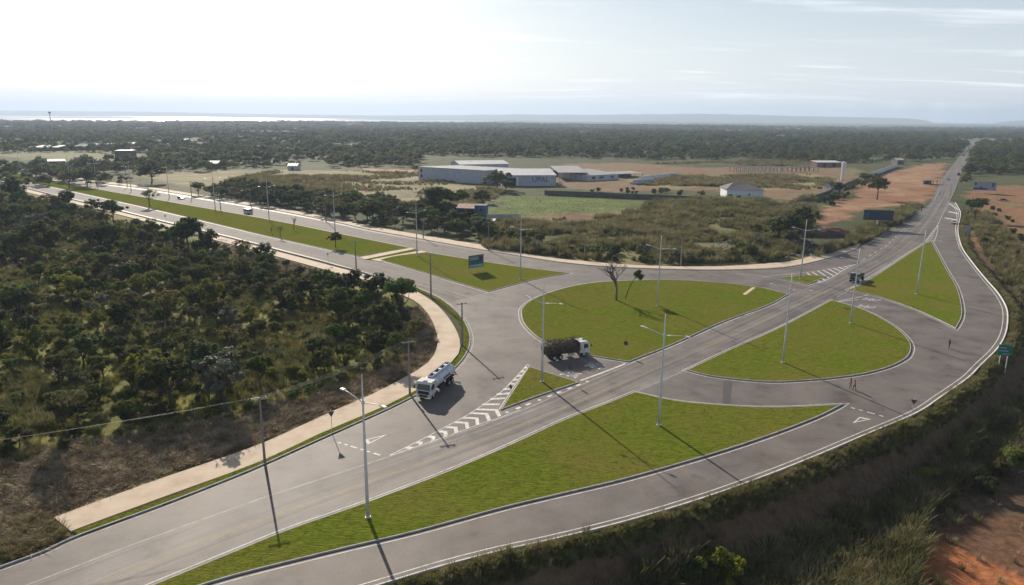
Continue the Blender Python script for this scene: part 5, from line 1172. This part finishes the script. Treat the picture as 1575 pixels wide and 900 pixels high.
FAR = [(178,228,14,M_TIN),(196,226,20,M_TINW),(222,224,12,M_TINW),(240,214,16,M_TIN),(283,219,9,M_TINW),(326,259,17,M_TIN),(396,232,22,M_BEIGE),(437,236,10,M_TIN),(450,262,14,M_TINW),(380,222,12,M_TIN),(14,197,22,M_TINW),(35,196,12,M_TIN),(156,195,8,M_TINW),(268,197,14,M_TINW),(567,206,12,M_TIN),(600,217,20,M_TINW),(510,213,12,M_TIN),(548,214,10,M_TILE),(690,208,12,M_TIN),(745,214,12,M_TILE),(800,215,14,M_TILE),(835,212,10,M_TIN),(818,219,12,M_TILE),(900,221,12,M_TIN),(1098,226,16,M_TIN),(1076,239,22,M_TIN),(1175,234,14,M_BEIGE),(1230,232,12,M_TIN),(1000,240,16,M_ASB),(870,196,9,M_TINW),(1150,219,10,M_TIN),(720,220,10,M_TILE),(640,212,9,M_TIN),(470,208,10,M_TINW),(1385,253,10,M_BEIGE)]
rn = {M_TIN.name: 'grey tin-roofed', M_TINW.name: 'white-roofed', M_TILE.name: 'tile-roofed', M_BEIGE.name: 'tan-roofed', M_ASB.name: 'dark-roofed'}
for i, (x_, y_, w_, rf) in enumerate(FAR):
    where = 'at the left' if x_ < 300 else ('left of centre' if x_ < 640 else ('in the centre' if x_ < 950 else 'right of centre'))
    dist = 'far off near the lake' if y_ < 205 else ('in the distant woods' if y_ < 222 else 'at the edge of the woods')
    house('far_house', (x_ - w_/2, y_), (x_ + w_/2, y_ + .1), random.uniform(9, 15), random.uniform(3.2, 4.5), 'small %s house %s, %s' % (rn[rf.name], dist, where), 'house', random.choice([M_BEIGE, M_BRICK, M_DARKW, M_GREYW]), rf, 1.6, 'gable', group='houses in the distant woods', zb=None, doors=[(.5, 1.5, 2.2)])
# mast
p = P(80.5,205); e = empty('mast', (p.x, p.y, -1)); tag(e, 'tall thin telecom mast with a platform on the left skyline', 'mast')
MB().tube([(0,0,0),(0,0,22),(0,0,44)], [1.2,.9,.6], 10).build('shaft', M_GREYW, e); MB().tube([(0,0,41),(0,0,44.5)], [2.2,2.6], 10).build('platform', M_POLE, e)
for k in range(3): MB().box((math.cos(k*2.1)*2.6, math.sin(k*2.1)*2.6, 44), (.5,.5,3)).build('antenna', M_WHT, e)
# bus shelter and heaps at the edge of the highway
open_shed('bus_shelter', (1429,284), (1441,283), 4, 2.8, 'small grey bus shelter on the red lot beside the highway', M_ASB, .2, 3)
# rubble heap
rs_ = np.random.default_rng(77); e = empty('rubble_heap', P(1225,390)); tag(e, 'heap of dumped dark rubble and pale rags behind the north walkway', 'rubble heap'); o0 = P(1225,390)
M_SOILD = mat('dark_spoil', [(.045,.035,.03),(.10,.07,.05)], 1.2, .95, .8, 3); M_REDSP = mat('red_spoil', [(.17,.075,.045),(.26,.12,.07)], 1.0, .95, .8, 3)
def heap(name, cpx, rx_, ry_, h, m, seed):
    c = P(*cpx) - o0; v = []; n = 22
    r2 = np.random.default_rng(seed)
    for j in range(n):
        for i in range(n):
            x = (i/(n-1)*2-1)*rx_; y = (j/(n-1)*2-1)*ry_; d = max(0, 1-(x/rx_)**2-(y/ry_)**2); v.append((c.x+x, c.y+y, h*d**.8*(.7+.5*r2.random())-.25))
    idx = np.arange(n*n).reshape(n, n); f = np.stack([idx[:-1,:-1],idx[:-1,1:],idx[1:,1:],idx[1:,:-1]],-1).reshape(-1,4); link(name, mesh_np(name, v, f), m, e)
heap('spoil_mound', (1255,362), 13, 6, 2.8, M_SOILD, 1); heap('spoil_mound', (1278,357), 8, 5, 2.2, M_REDSP, 2); heap('spoil_mound', (1218,376), 10, 5, 2.0, M_SOILD, 3)
mb = MB()
for k in range(160):
    c = P(rs_.uniform(1090,1250), rs_.uniform(372,398)); c = c - o0; mb.box((c.x, c.y, rs_.uniform(.2,1.2)), (rs_.uniform(.3,1.1), rs_.uniform(.3,1.0), rs_.uniform(.15,.5)), rs_.uniform(0,3), .6, rs_.uniform(-.5,.5))
tag(mb.build('debris', mat('debris', [(.10,.10,.10),(.45,.45,.45)], .35, .9), e), kind='stuff')

# ------------------------------------------------------------------ vehicles (front towards local +x)
M_TYRE = mat('tyre', [(.018,.018,.018),(.03,.03,.03)], 8, .9, coord='obj'); M_RIM = mat('rim', [(.35,.35,.36),(.45,.45,.46)], 6, .4, coord='obj'); M_CARG = mat('car_glass', [(.015,.018,.02),(.022,.025,.028)], 2, .08, coord='obj', spec=.6)
M_CABW = mat('cab_white', [(.34,.32,.29),(.58,.57,.56),(.66,.66,.66)], 1.8, .35, coord='obj', spec=.5); M_TANK = mat('tank_skin', [(.36,.37,.39),(.52,.54,.57),(.62,.64,.67)], 1.6, .32, coord='obj', spec=.5); M_BLK = mat('black_plastic', [(.02,.02,.021),(.035,.035,.036)], 4, .6, coord='obj'); M_HEADL = mat('headlamp', [(.55,.56,.57),(.65,.66,.67)], 6, .15, coord='obj'); M_REDL = mat('tail_lamp', [(.30,.02,.015),(.4,.03,.02)], 6, .3, coord='obj'); M_TBLUE = mat('tank_blue', [(.05,.08,.22),(.07,.11,.27)], 3, .4, coord='obj'); M_REDM = mat('red_metal', [(.25,.03,.025),(.33,.05,.04)], 3, .5, coord='obj'); M_WOODB = mat('bed_board', [(.045,.030,.024),(.085,.058,.045)], 2, .9, coord='obj')
def wheel(root, x, y, r, wd):
    s = 1 if y > 0 else -1; t_ = MB().tube([(x, y - wd/2, r), (x, y - wd*.4, r), (x, y + wd*.4, r), (x, y + wd/2, r)], [r*.93, r, r, r*.93], 18).build('wheel', M_TYRE, root)
    MB().tube([(x, y + s*wd*.42, r), (x, y + s*(wd*.5+.012), r)], [r*.6, r*.55], 14).build('rim', M_RIM, t_)
def truck_cab(root, x0, col, Wd=2.45, top=2.85):
    """cab-over-engine cab whose nose is at x0"""
    pr = [(x0-2.0,.75),(x0-.06,.75),(x0,1.0),(x0,1.55),(x0-.22,2.55),(x0-.45,top-.05),(x0-.8,top),(x0-2.0,top)]
    bm_ = MB().prism(pr, 'y', -Wd/2, Wd/2).build('cab', col, root); bv = bm_.modifiers.new('edge', 'BEVEL'); bv.width = .06; bv.segments = 2
    n = Vector((1.0, 0, .22)).normalized()
    v = [(x0+.012,-Wd/2+.14,1.62),(x0+.012,Wd/2-.14,1.62),(x0-.2,Wd/2-.2,2.5),(x0-.2,-Wd/2+.2,2.5)]; v2 = [Vector(a) + n*.012 for a in v]
    MB().add([Vector(a) - n*.03 for a in v] + v2, [(4,5,6,7),(0,1,5,4),(1,2,6,5),(2,3,7,6),(3,0,4,7)]).build('windscreen', M_CARG, bm_)
    for s in (-1, 1):
        d_ = MB().prism([(x0-1.35,.95),(x0-.28,.95),(x0-.28,1.6),(x0-.42,2.5),(x0-1.35,2.5)], 'y', s*(Wd/2), s*(Wd/2+.015)).build('door', col, root)
        MB().prism([(x0-1.28,1.65),(x0-.36,1.65),(x0-.5,2.42),(x0-1.28,2.42)], 'y', s*(Wd/2+.015), s*(Wd/2+.026)).build('side_window', M_CARG, d_); MB().box((x0-1.22, s*(Wd/2+.03), 1.5), (.16,.03,.05)).build('handle', M_BLK, d_)
        m_ = MB().tube([(x0-.12,s*Wd/2,2.35),(x0+.1,s*(Wd/2+.22),2.4)], .02, 5).build('mirror_arm', M_BLK, root); MB().bbox((x0+.1,s*(Wd/2+.24),2.1), (.1,.2,.5), .03).build('mirror', M_BLK, m_)
        MB().bbox((x0+.05,s*(Wd/2-.3),.82), (.08,.42,.2), .03).build('headlight', M_HEADL, root)
    MB().bbox((x0-.1,0,.62), (.5,Wd+.02,.36), .06).build('bumper', M_BLK if col is not M_CABW else M_CABW, root)
    MB().box((x0+.012,0,1.22), (.05,Wd-.6,.48)).box((x0+.02,0,.7), (.36,1.3,.24)).build('grille', M_BLK, root)
    MB().box((x0-.75,0,top+.02), (.5,.6,.05)).build('roof_hatch', M_BLK, root)
    MB().box((x0-1.9,0,1.4), (.15,Wd-.3,1.3)).build('cab_back', M_BLK, root)
def chassis(root, x0, x1, axles, Wd=2.4):
    mb = MB()
    for s in (-1, 1): mb.box(((x0+x1)/2, s*.42, .92), (x1-x0,.09,.25))
    for k in np.arange(x0+.3, x1, 1.4): mb.box((k, 0, .92), (.1,.8,.18))
    mb.build('chassis', M_BLK, root)
    for a, dual in axles:
        MB().tube([(a,-1.0,.5),(a,1.0,.5)], .09, 8).build('axle', M_BLK, root)
        for s in (-1, 1): wheel(root, a, s*(1.02 if not dual else .98), .5, .3 if not dual else .55)
def place(name, rear, front, label, cat, z=.01, mid=None):
    A, B = P(*rear), P(*front); d = B - A; c = (A + B) / 2; e = empty(name, (c.x, c.y, z), math.atan2(d.y, d.x)); tag(e, label, cat); return e, d.length
# tanker: centre line between its wheels on the road
e, L = place('tanker_truck', (693,581.5), (650,617), 'white tanker truck with oval tank driving past the utility pole', 'truck'); hl = 4.9
print('tanker length by picture', L)
truck_cab(e, hl, M_CABW); chassis(e, -hl+.2, hl-1.2, [(hl-1.15, False), (-hl+2.9, True), (-hl+1.6, True)])
tk = []
n = 28
for i in range(n):
    w_ = 2*math.pi*i/n; tk.append((math.copysign(abs(math.cos(w_))**.8, math.cos(w_))*1.22, 1.95 + math.copysign(abs(math.sin(w_))**.85, math.sin(w_))*.86))
x0, x1 = -hl+.55, hl-2.25
t_ = MB().prism(tk, 'x', x0, x1).build('tank', M_TANK, e); mb = MB()
for k in range(4): q = [(a*1.012, 1.95+(b-1.95)*1.012) for a, b in tk]; xx = x0 + (x1-x0)*k/3; mb.prism(q, 'x', xx-.05, xx+.05)
mb.build('tank_band', M_TANK, t_)
cat_ = MB().box(((x0+x1)/2,-.42,2.98), (x1-x0-.2,.05,.3)).box(((x0+x1)/2,.42,2.98), (x1-x0-.2,.05,.3)).box((x0+.1,0,2.98), (.05,.84,.3)).box((x1-.1,0,2.98), (.05,.84,.3)).build('top_coaming', M_TANK, t_)
MB().box(((x0+x1)/2,0,2.83), (x1-x0-.3,.8,.04)).build('catwalk', M_BLK, t_)
for k in range(3): MB().tube([(x0+1.2+k*2.0,0,2.8),(x0+1.2+k*2.0,0,3.05)], .34, 14).build('manhole', M_TANK, t_)
for s in (-1, 1):
    MB().box(((x0+x1)/2-.2, s*1.232, 2.0), (2.4,.02,.34)).build('stripe', M_TBLUE, t_)
    MB().bbox((.2,s*1.0,.85), (2.0,.4,.5), .05).build('side_box', M_BLK, e); MB().box((-hl+2.2,s*1.0,1.13), (2.6,.55,.06)).build('mudguard', M_BLK, e)
rp = MB().box((x0-.35,0,1.3), (.6,2.2,.1)).box((x0-.5,-.7,1.7), (.35,.5,.8)).box((x0-.5,.6,1.6), (.4,.6,.6)).tube([(x0-.7,-1.1,.8),(x0-.7,1.1,.8)], .08, 8).tube([(x0-.3,0,1.2),(x0-.6,.2,2.0),(x0-.5,.4,2.4)], .09, 8).build('rear_pump', M_REDM, e)
MB().tube([(x0-.9,-1.25,.7),(x0-.9,1.25,.7)], .06, 8).build('spray_bar', M_BLK, e)
for s in (-1, 1): MB().box((x0-.72,s*1.0,1.0), (.06,.3,.14)).build('tail_light', M_REDL, e)
# loaded truck
e, L = place('loaded_truck', (837,553.5), (902,544.5), 'white-cabbed truck piled with brown branches waiting at the stop line', 'truck'); hl = 4.3
print('loaded truck length by picture', L)
truck_cab(e, hl, M_CABW); chassis(e, -hl+.1, hl-1.2, [(hl-1.15, False), (-hl+2.7, True), (-hl+1.45, True)])
bx0, bx1 = -hl, hl-2.2
MB().box(((bx0+bx1)/2,0,1.2), (bx1-bx0,2.45,.16)).build('bed', M_WOODB, e)
MB().box((bx1-.05,0,2.1), (.1,2.45,1.7)).build('headboard', M_WOODB, e)
for s in (-1, 1):
    for k in range(2): MB().box(((bx0+bx1)/2, s*1.22, 1.42+k*.34), (bx1-bx0,.06,.22)).build('side_board', M_WOODB, e)
    for k in range(6): MB().box((bx0+.1+(bx1-bx0-.2)*k/5, s*1.27, 1.9), (.09,.06,1.5)).build('stake', M_WOODB, e)
    MB().bbox((.6,s*1.0,.75), (1.2,.4,.45), .05).build('fuel_tank', M_RIM, e)
MB().box((bx0-.03,0,1.75), (.06,2.4,.9)).build('tailgate', M_WOODB, e)
for s in (-1, 1): MB().box((bx0-.07,s*1.0,1.0), (.06,.3,.14)).build('tail_light', M_REDL, e)
ld = MB(); rs_ = np.random.default_rng(5); cc = e.location; ca, sa = math.cos(e.rotation_euler.z), math.sin(e.rotation_euler.z)
def tow(x, y, z): return (cc.x + x*ca - y*sa, cc.y + x*sa + y*ca, z)
for k in range(900):
    x = rs_.uniform(bx0-.1, bx1-.1); y = rs_.uniform(-1.42, 1.42); z = 1.35 + rs_.random()*(2.35*(1-(y/1.75)**2)); l = rs_.uniform(.4, 1.5); a = rs_.normal()*.7; b = rs_.normal()*.5
    p0 = (x, y, z); p1 = (x + l*.5*math.cos(a), y + l*.35*math.sin(a), z + l*.25*b); p2 = (x + l*math.cos(a)*.9, y + l*.5*math.sin(a+.5), z + l*.5*b + .1)
    ld.tube([tow(*q) for q in (p0, p1, p2)], [.05, .035, .015], 4, False)
o = ld.build('branch_load', mat('dead_branch', [(.045,.028,.022),(.11,.075,.058),(.20,.16,.14)], 1.2, .95), fix=False); tag(o, 'tangled load of brown branches on the bed of the white-cabbed truck', 'branches', kind='stuff')
# grey truck on the highway
e, L = place('grey_truck', (1330,423.5), (1304,441), 'grey-fronted flatbed truck on the highway beside the northeast lawn', 'truck'); hl = 3.4
M_GREYC = mat('grey_paint', [(.20,.20,.21),(.27,.27,.28)], 2, .4, coord='obj')
truck_cab(e, hl, M_GREYC, 2.2, 2.5); chassis(e, -hl+.1, hl-1.2, [(hl-1.1, False), (-hl+1.3, True)])
MB().box((-.9,0,1.1), (4.9,2.2,.12)).build('bed', M_BLK, e)
for s in (-1, 1): MB().box((-.9,s*1.09,1.4), (4.9,.05,.5)).build('side_board', M_DARKM, e)
MB().box((-3.33,0,1.4), (.05,2.2,.5)).build('tailgate', M_DARKM, e); MB().bbox((-.6,0,1.6), (3.0,1.7,.8), .15).build('tarpaulin', M_DARKM, e)

def car(name, rear, front, label, col, kind='hatch', cat='car', group=None, z=.01):
    e, L = place(name, rear, front, label, cat, z)
    if group: e['group'] = group
    prof = {'hatch': (4.0, 1.68, [(-2,.35),(2,.35),(2,.72),(1.75,.86),(.95,.95),(.35,1.45),(-1.35,1.48),(-1.9,1.0),(-2,.85)]),
            'sedan': (4.4, 1.72, [(-2.2,.35),(2.2,.35),(2.2,.7),(1.95,.84),(1.05,.95),(.4,1.42),(-.9,1.44),(-1.5,1.0),(-2.15,.95)]),
            'van': (4.9, 1.9, [(-2.45,.35),(2.4,.35),(2.45,.85),(2.2,1.2),(1.55,1.95),(1.2,2.1),(-2.3,2.12),(-2.45,1.9)])}[kind]
    Ln, Wd, pr = prof; b_ = MB().prism(pr, 'y', -Wd/2, Wd/2).build('body', col, e)
    m_ = b_.modifiers.new('edge', 'BEVEL'); m_.width = .07; m_.segments = 2
    if kind == 'van': win = [(-2.1,1.25),(1.75,1.25),(1.3,1.9),(-2.1,1.92)]; ws = ((2.2,1.24),(1.6,1.92)); rw = ((-2.45,1.25),(-2.45,1.85))
    elif kind == 'hatch': win = [(-1.6,.98),(.85,.98),(.36,1.38),(-1.3,1.4)]; ws = ((.98,.96),(.38,1.43)); rw = ((-1.92,1.0),(-1.4,1.45))
    else: win = [(-1.3,.99),(.95,.99),(.42,1.36),(-.88,1.38)]; ws = ((1.08,.96),(.43,1.40)); rw = ((-1.48,1.02),(-.93,1.42))
    for s in (-1, 1):
        MB().prism(win, 'y', s*(Wd/2), s*(Wd/2+.012)).build('side_window', M_CARG, e)
        for k in (-1, 1): wheel(e, k*Ln*.31, s*(Wd/2-.08), .32, .2)
        MB().bbox((Ln/2-.03, s*(Wd/2-.25), .68), (.1,.34,.16), .03).build('headlight', M_HEADL, e); MB().bbox((-Ln/2+.03, s*(Wd/2-.2), .85), (.1,.22,.3), .03).build('tail_light', M_REDL, e)
        MB().bbox((ws[0][0]-.25, s*(Wd/2+.1), ws[0][1]+.12), (.12,.2,.14), .03).build('mirror', col, e)
    for nm, q in (('windscreen', ws), ('rear_window', rw)):
        sx = 1 if nm == 'windscreen' else -1; a, b = q; v = []
        for dx in (-.04*sx, .025*sx):
            v += [(a[0]+dx,-Wd/2+.1,a[1]),(a[0]+dx,Wd/2-.1,a[1]),(b[0]+dx,Wd/2-.16,b[1]),(b[0]+dx,-Wd/2+.16,b[1])]
        MB().add(v, [(0,1,2,3),(4,5,6,7),(0,1,5,4),(1,2,6,5),(2,3,7,6),(3,0,4,7)]).build(nm, M_CARG, e)
    MB().box((Ln/2-.05,0,.42), (.2,Wd-.1,.2)).box((-Ln/2+.05,0,.45), (.2,Wd-.1,.22)).build('bumper', M_BLK, e)
    return e
M_SILV = mat('silver_paint', [(.36,.38,.41),(.44,.46,.49)], 1, .3, coord='obj', spec=.6); M_DKCAR = mat('dark_paint', [(.035,.032,.035),(.05,.048,.05)], 1, .3, coord='obj', spec=.6)
car('van', (374,327), (390,330), 'pale silver van on the far avenue carriageway', M_SILV, 'van', 'van')
car('car', (270,305), (287,307.5), 'dark saloon car on the far avenue carriageway', M_DKCAR, 'sedan')
car('car', (1468.5,341), (1465.5,347.5), 'white hatchback stopped by the striped outer edge of the ramp', M_CABW, 'hatch')
car('car', (1462.5,275.5), (1455,278.5), 'pale car on the left lane of the highway, far up', M_SILV, 'sedan')
car('car', (1473.5,267), (1475,273), 'dark pickup-like car on the right lane of the highway, far up', M_DKCAR, 'van')
car('car', (856,283.5), (864,283), 'white car parked at the corner of the lettered hall', M_CABW, 'sedan', z=-.05)
car('car', (861,273), (869,273), 'white car parked under the edge of the open shed', M_CABW, 'sedan', z=-.05)
car('car', (727,347), (736,348), 'pale car parked beside the white canopy kiosk', M_SILV, 'hatch', z=-.05)
car('car', (95,274.5), (102,276.5), 'grey car behind the leftmost leafy median tree', M_SILV, 'hatch'); car('car', (112,278.5), (119,280), 'dark car right of the grey one on the far avenue carriageway', M_DKCAR, 'hatch')
car('car', (1480,243), (1483,237), 'far dark lorry-like van where the highway narrows', M_DKCAR, 'van', 'van'); car('car', (1489.5,231), (1491.5,226), 'pale van at the far end of the visible highway', M_SILV, 'van', 'van'); car('car', (1485.5,237), (1488,231), 'farther dark car queuing at the end of the highway', M_DKCAR, 'sedan')
car('car', (1278,300.5), (1284,299.5), 'white car parked left of the pump house', M_CABW, 'hatch', z=-.05)
car('car', (1538,309), (1547,309), 'dark reddish car parked on the red soil at the right edge', mat('maroon_paint', [(.07,.02,.03),(.1,.03,.04)], 1, .3, coord='obj'), 'sedan', z=-.1)

# ------------------------------------------------------------------ people and bicycles
SKIN = mat('skin', [(.16,.085,.055),(.22,.12,.08)], 8, .6, coord='obj'); HAIR = mat('hair', [(.012,.010,.009),(.02,.016,.014)], 12, .7, coord='obj')
def person(px, ang, label, shirt, trousers, stride=.25, lean=0.0, arms=(.2, -.2), z=.01, H=1.74, sit=False, group=None, xyz=None):
    p = P(*px) if xyz is None else Vector(xyz); e = empty('person', (p.x, p.y, z if xyz is None else xyz[2]), ang); tag(e, label, 'person', group)
    hip = .93; J = {}
    if not sit:
        J = {'pel': (0,0,hip), 'wai': (lean*.15,0,1.08), 'che': (lean*.35,0,1.30), 'nek': (lean*.5,0,1.47), 'hea': (lean*.55+.01,0,1.60), 'top': (lean*.58,0,1.71)}
        for s, n_ in ((1,'l'),(-1,'r')):
            f = stride*s; J.update({'h'+n_: (0,.10*s,hip-.04), 'k'+n_: (f*.55+.05,.11*s,.50), 'a'+n_: (f-.03,.11*s,.09), 't'+n_: (f+.15,.12*s,.04), 's'+n_: (lean*.42,.19*s,1.40)})
            a_ = arms[0 if s > 0 else 1]; J.update({'e'+n_: (lean*.4+a_*.5,.24*s,1.13), 'w'+n_: (lean*.4+a_*1.1+.06,.23*s,.90), 'm'+n_: (lean*.4+a_*1.3+.08,.22*s,.82)})
    else:
        J = {'pel': (0,0,.95), 'wai': (.08,0,1.10), 'che': (.20,0,1.30), 'nek': (.28,0,1.46), 'hea': (.32,0,1.58), 'top': (.34,0,1.69)}
        for s, n_ in ((1,'l'),(-1,'r')):
            J.update({'h'+n_: (.02,.10*s,.92), 'k'+n_: (.40,.12*s,.62+.10*s), 'a'+n_: (.24,.12*s,.28+.12*s), 't'+n_: (.40,.12*s,.24+.12*s), 's'+n_: (.22,.18*s,1.38), 'e'+n_: (.40,.22*s,1.15), 'w'+n_: (.60,.22*s,1.05), 'm'+n_: (.67,.21*s,1.04)})
    rad = {'pel': (.135,.11), 'wai': (.125,.095), 'che': (.15,.11), 'nek': (.055,.055), 'hea': (.085,.095), 'top': (.06,.065)}
    for n_ in 'lr': rad.update({'h'+n_: (.085,.085), 'k'+n_: (.058,.058), 'a'+n_: (.04,.04), 't'+n_: (.035,.025), 's'+n_: (.06,.06), 'e'+n_: (.042,.042), 'w'+n_: (.028,.028), 'm'+n_: (.03,.018)})
    E = [('pel','wai'),('wai','che'),('che','nek'),('nek','hea'),('hea','top')]
    for n_ in 'lr': E += [('pel','h'+n_),('h'+n_,'k'+n_),('k'+n_,'a'+n_),('a'+n_,'t'+n_),('che','s'+n_),('s'+n_,'e'+n_),('e'+n_,'w'+n_),('w'+n_,'m'+n_)]
    k_ = H / 1.71; names = list(J); V_ = [tuple(c*k_ for c in J[n]) for n in names]; R_ = [tuple(r*k_ for r in rad[n]) for n in names]; ed = [(names.index(a), names.index(b)) for a, b in E]
    for n_ in 'lr':     # five fingers on each hand
        m_ = J['m'+n_]; s = 1 if n_ == 'l' else -1
        for q, (dx, dy, dz) in enumerate(((.05,-.02*s,-.02),(.045,.0,-.09),(.02,.005*s,-.10),(-.005,.005*s,-.095),(-.03,.0,-.08))):
            V_.append(tuple(c*k_ for c in (m_[0]+dx, m_[1]+dy, m_[2]+dz))); R_.append((.010*k_,.010*k_)); ed.append((names.index('m'+n_), len(V_)-1))
    me = bpy.data.meshes.new('body'); me.from_pydata(V_, ed, []); o = link('body', me, None, e)
    md_ = o.modifiers.new('skin', 'SKIN'); md_.use_smooth_shade = True
    for i, r in enumerate(R_): o.data.skin_vertices[0].data[i].radius = r
    o.data.skin_vertices[0].data[names.index('pel')].use_root = True
    ss = o.modifiers.new('smooth', 'SUBSURF'); ss.levels = ss.render_levels = 1
    # shirt, trousers and skin follow the height on the body
    m = bpy.data.materials.new('clothed'); m.use_nodes = True; t = m.node_tree; b = t.nodes['Principled BSDF']; b.inputs['Roughness'].default_value = .85
    tc_ = N(t, 'ShaderNodeTexCoord'); sp = N(t, 'ShaderNodeSeparateXYZ'); t.links.new(tc_.outputs['Object'], sp.inputs[0]); rp = N(t, 'ShaderNodeValToRGB'); rp.color_ramp.interpolation = 'CONSTANT'
    dv = N(t, 'ShaderNodeMath', operation='DIVIDE', inp={1: 1.8*k_}); t.links.new(sp.outputs[2], dv.inputs[0]); t.links.new(dv.outputs[0], rp.inputs[0]); el = rp.color_ramp.elements
    el[0].position = 0; el[0].color = (.02,.018,.016,1); el[1].position = .06/1.8; el[1].color = (*trousers,1)
    q = el.new((.96)/1.8); q.color = (*shirt,1); q = el.new(1.475/1.8); q.color = (.17,.09,.06,1); t.links.new(rp.outputs[0], b.inputs['Base Color']); me.materials.append(m)
    hx, hy, hz_ = (c*k_ for c in J['hea']); mb = MB(); 
    bm = bmesh.new(); bmesh.ops.create_uvsphere(bm, u_segments=12, v_segments=8, radius=.105*k_)
    for v in bm.verts: v.co.z = v.co.z*1.05; 
    bmesh.ops.delete(bm, geom=[v for v in bm.verts if v.co.z < -.01 and v.co.x > -.02 or v.co.z < -.07], context='VERTS'); hm_ = bpy.data.meshes.new('hair'); bm.to_mesh(hm_); bm.free(); link('hair', hm_, HAIR, e, (hx-.008, hy, hz_+.05*k_))
    fm = MB()
    for s in (-1, 1): fm.box((hx+.088*k_, hy+s*.03*k_, hz_+.02*k_), (.012,.02,.012)); fm.box((hx, hy+s*.095*k_, hz_), (.03,.02,.05))
    fm.box((hx+.1*k_, hy, hz_-.01*k_), (.03,.02,.035)).box((hx+.088*k_, hy, hz_-.05*k_), (.012,.04,.01)); fm.build('face', SKIN, e)
    return e
away = math.atan2(*(P(1390,560) - P(1260,605)).yx)
person((1308,597), away+2.6, 'left of two people in dark red clothes walking together on the ramp', (.16,.035,.03), (.07,.03,.028), .22, .1)
person((1314,600.5), away+2.6, 'right of two people in dark red clothes walking together on the ramp', (.19,.05,.04), (.05,.025,.022), -.2, .1)
person((1459.5,536), R(200), 'person in dark clothes walking alone on the outer ramp', (.03,.025,.03), (.025,.022,.026), .25, .1, H=1.82)
def bicycle(px, ang, label):
    p = P(*px); e = empty('bicycle', (p.x, p.y, .01), ang); tag(e, label, 'bicycle')
    for x in (-.52, .52):
        w_ = MB().tube([(x+.33*math.cos(a), 0, .34+.33*math.sin(a)) for a in [2*math.pi*k/20 for k in range(21)]], .022, 6, False).build('wheel', M_TYRE, e)
        sp_ = MB()
        for k in range(8): a = math.pi*2*k/8; sp_.tube([(x,0,.34),(x+.31*math.cos(a),0,.34+.31*math.sin(a))], .005, 3)
        sp_.build('spokes', M_RIM, w_)
    MB().tube([(-.52,0,.34),(-.08,0,.32),(-.2,0,.85)], .02, 6).tube([(-.08,0,.32),(.40,0,.82),(-.18,0,.78)], .02, 6).tube([(-.52,0,.34),(-.18,0,.78)], .015, 6).tube([(.52,0,.34),(.40,0,.82),(.38,0,.98)], .02, 6).build('frame', M_DARKM, e)
    MB().tube([(.42,-.25,1.02),(.36,0,1.0),(.42,.25,1.02)], .015, 6).build('handlebar', M_DARKM, e); MB().bbox((-.22,0,.88), (.26,.14,.07), .03).build('saddle', M_BLK, e); MB().box((-.08,0,.32), (.16,.3,.03)).build('pedals', M_BLK, e)
    return e
hd = math.atan2(*(P(1433,330) - P(1380,385)).yx)
bk = bicycle((1417,326), hd+math.pi, 'bicycle ridden along the left edge of the highway'); c = bk.location
person((0,0), hd+math.pi, 'cyclist in dark clothes on the left edge of the highway', (.05,.04,.04), (.03,.03,.035), sit=True, xyz=(c.x - math.cos(hd+math.pi)*.2, c.y - math.sin(hd+math.pi)*.2, .02))
bk = bicycle((1445.5,301), hd, 'bicycle ridden in the highway lane beyond the other one'); c = bk.location
person((0,0), hd, 'cyclist in dark clothes farther up in the highway lane', (.04,.04,.06), (.03,.03,.035), sit=True, xyz=(c.x - math.cos(hd)*.2, c.y - math.sin(hd)*.2, .02))
person((1452,270), hd, 'person standing at the left edge of the highway far up, by the pale car', (.05,.05,.05), (.03,.03,.03), .1, .0, z=-.05)
# motorcycle on the avenue
p = P(15.5,260.5); e = empty('motorcycle', (p.x, p.y, .01), av + R(90)); tag(e, 'motorcycle with rider on the far avenue carriageway at the left edge', 'motorcycle')
for x in (-.62, .62):
    w_ = MB().tube([(x,-.06,.31),(x,.06,.31)], .31, 16).build('wheel', M_TYRE, e); MB().tube([(x,-.07,.31),(x,.07,.31)], .17, 12).build('rim', M_RIM, w_)
MB().prism([(-.75,.75),(-.2,.78),(.1,.98),(.4,.95),(.5,.7),(.2,.35),(-.3,.35)], 'y', -.13, .13).build('body', M_REDM, e); MB().tube([(.62,0,.31),(.42,0,1.0)], .03, 6).tube([(.42,-.33,1.08),(.40,0,1.02),(.42,.33,1.08)], .018, 6).build('fork', M_DARKM, e); MB().bbox((-.35,0,.82), (.6,.24,.1), .04).build('seat', M_BLK, e)
person((0,0), av + R(90), 'rider in a dark jacket on the motorcycle at the left edge of the avenue', (.05,.05,.06), (.03,.03,.04), sit=True, xyz=(p.x - math.cos(av+R(90))*.3, p.y - math.sin(av+R(90))*.3, .0))
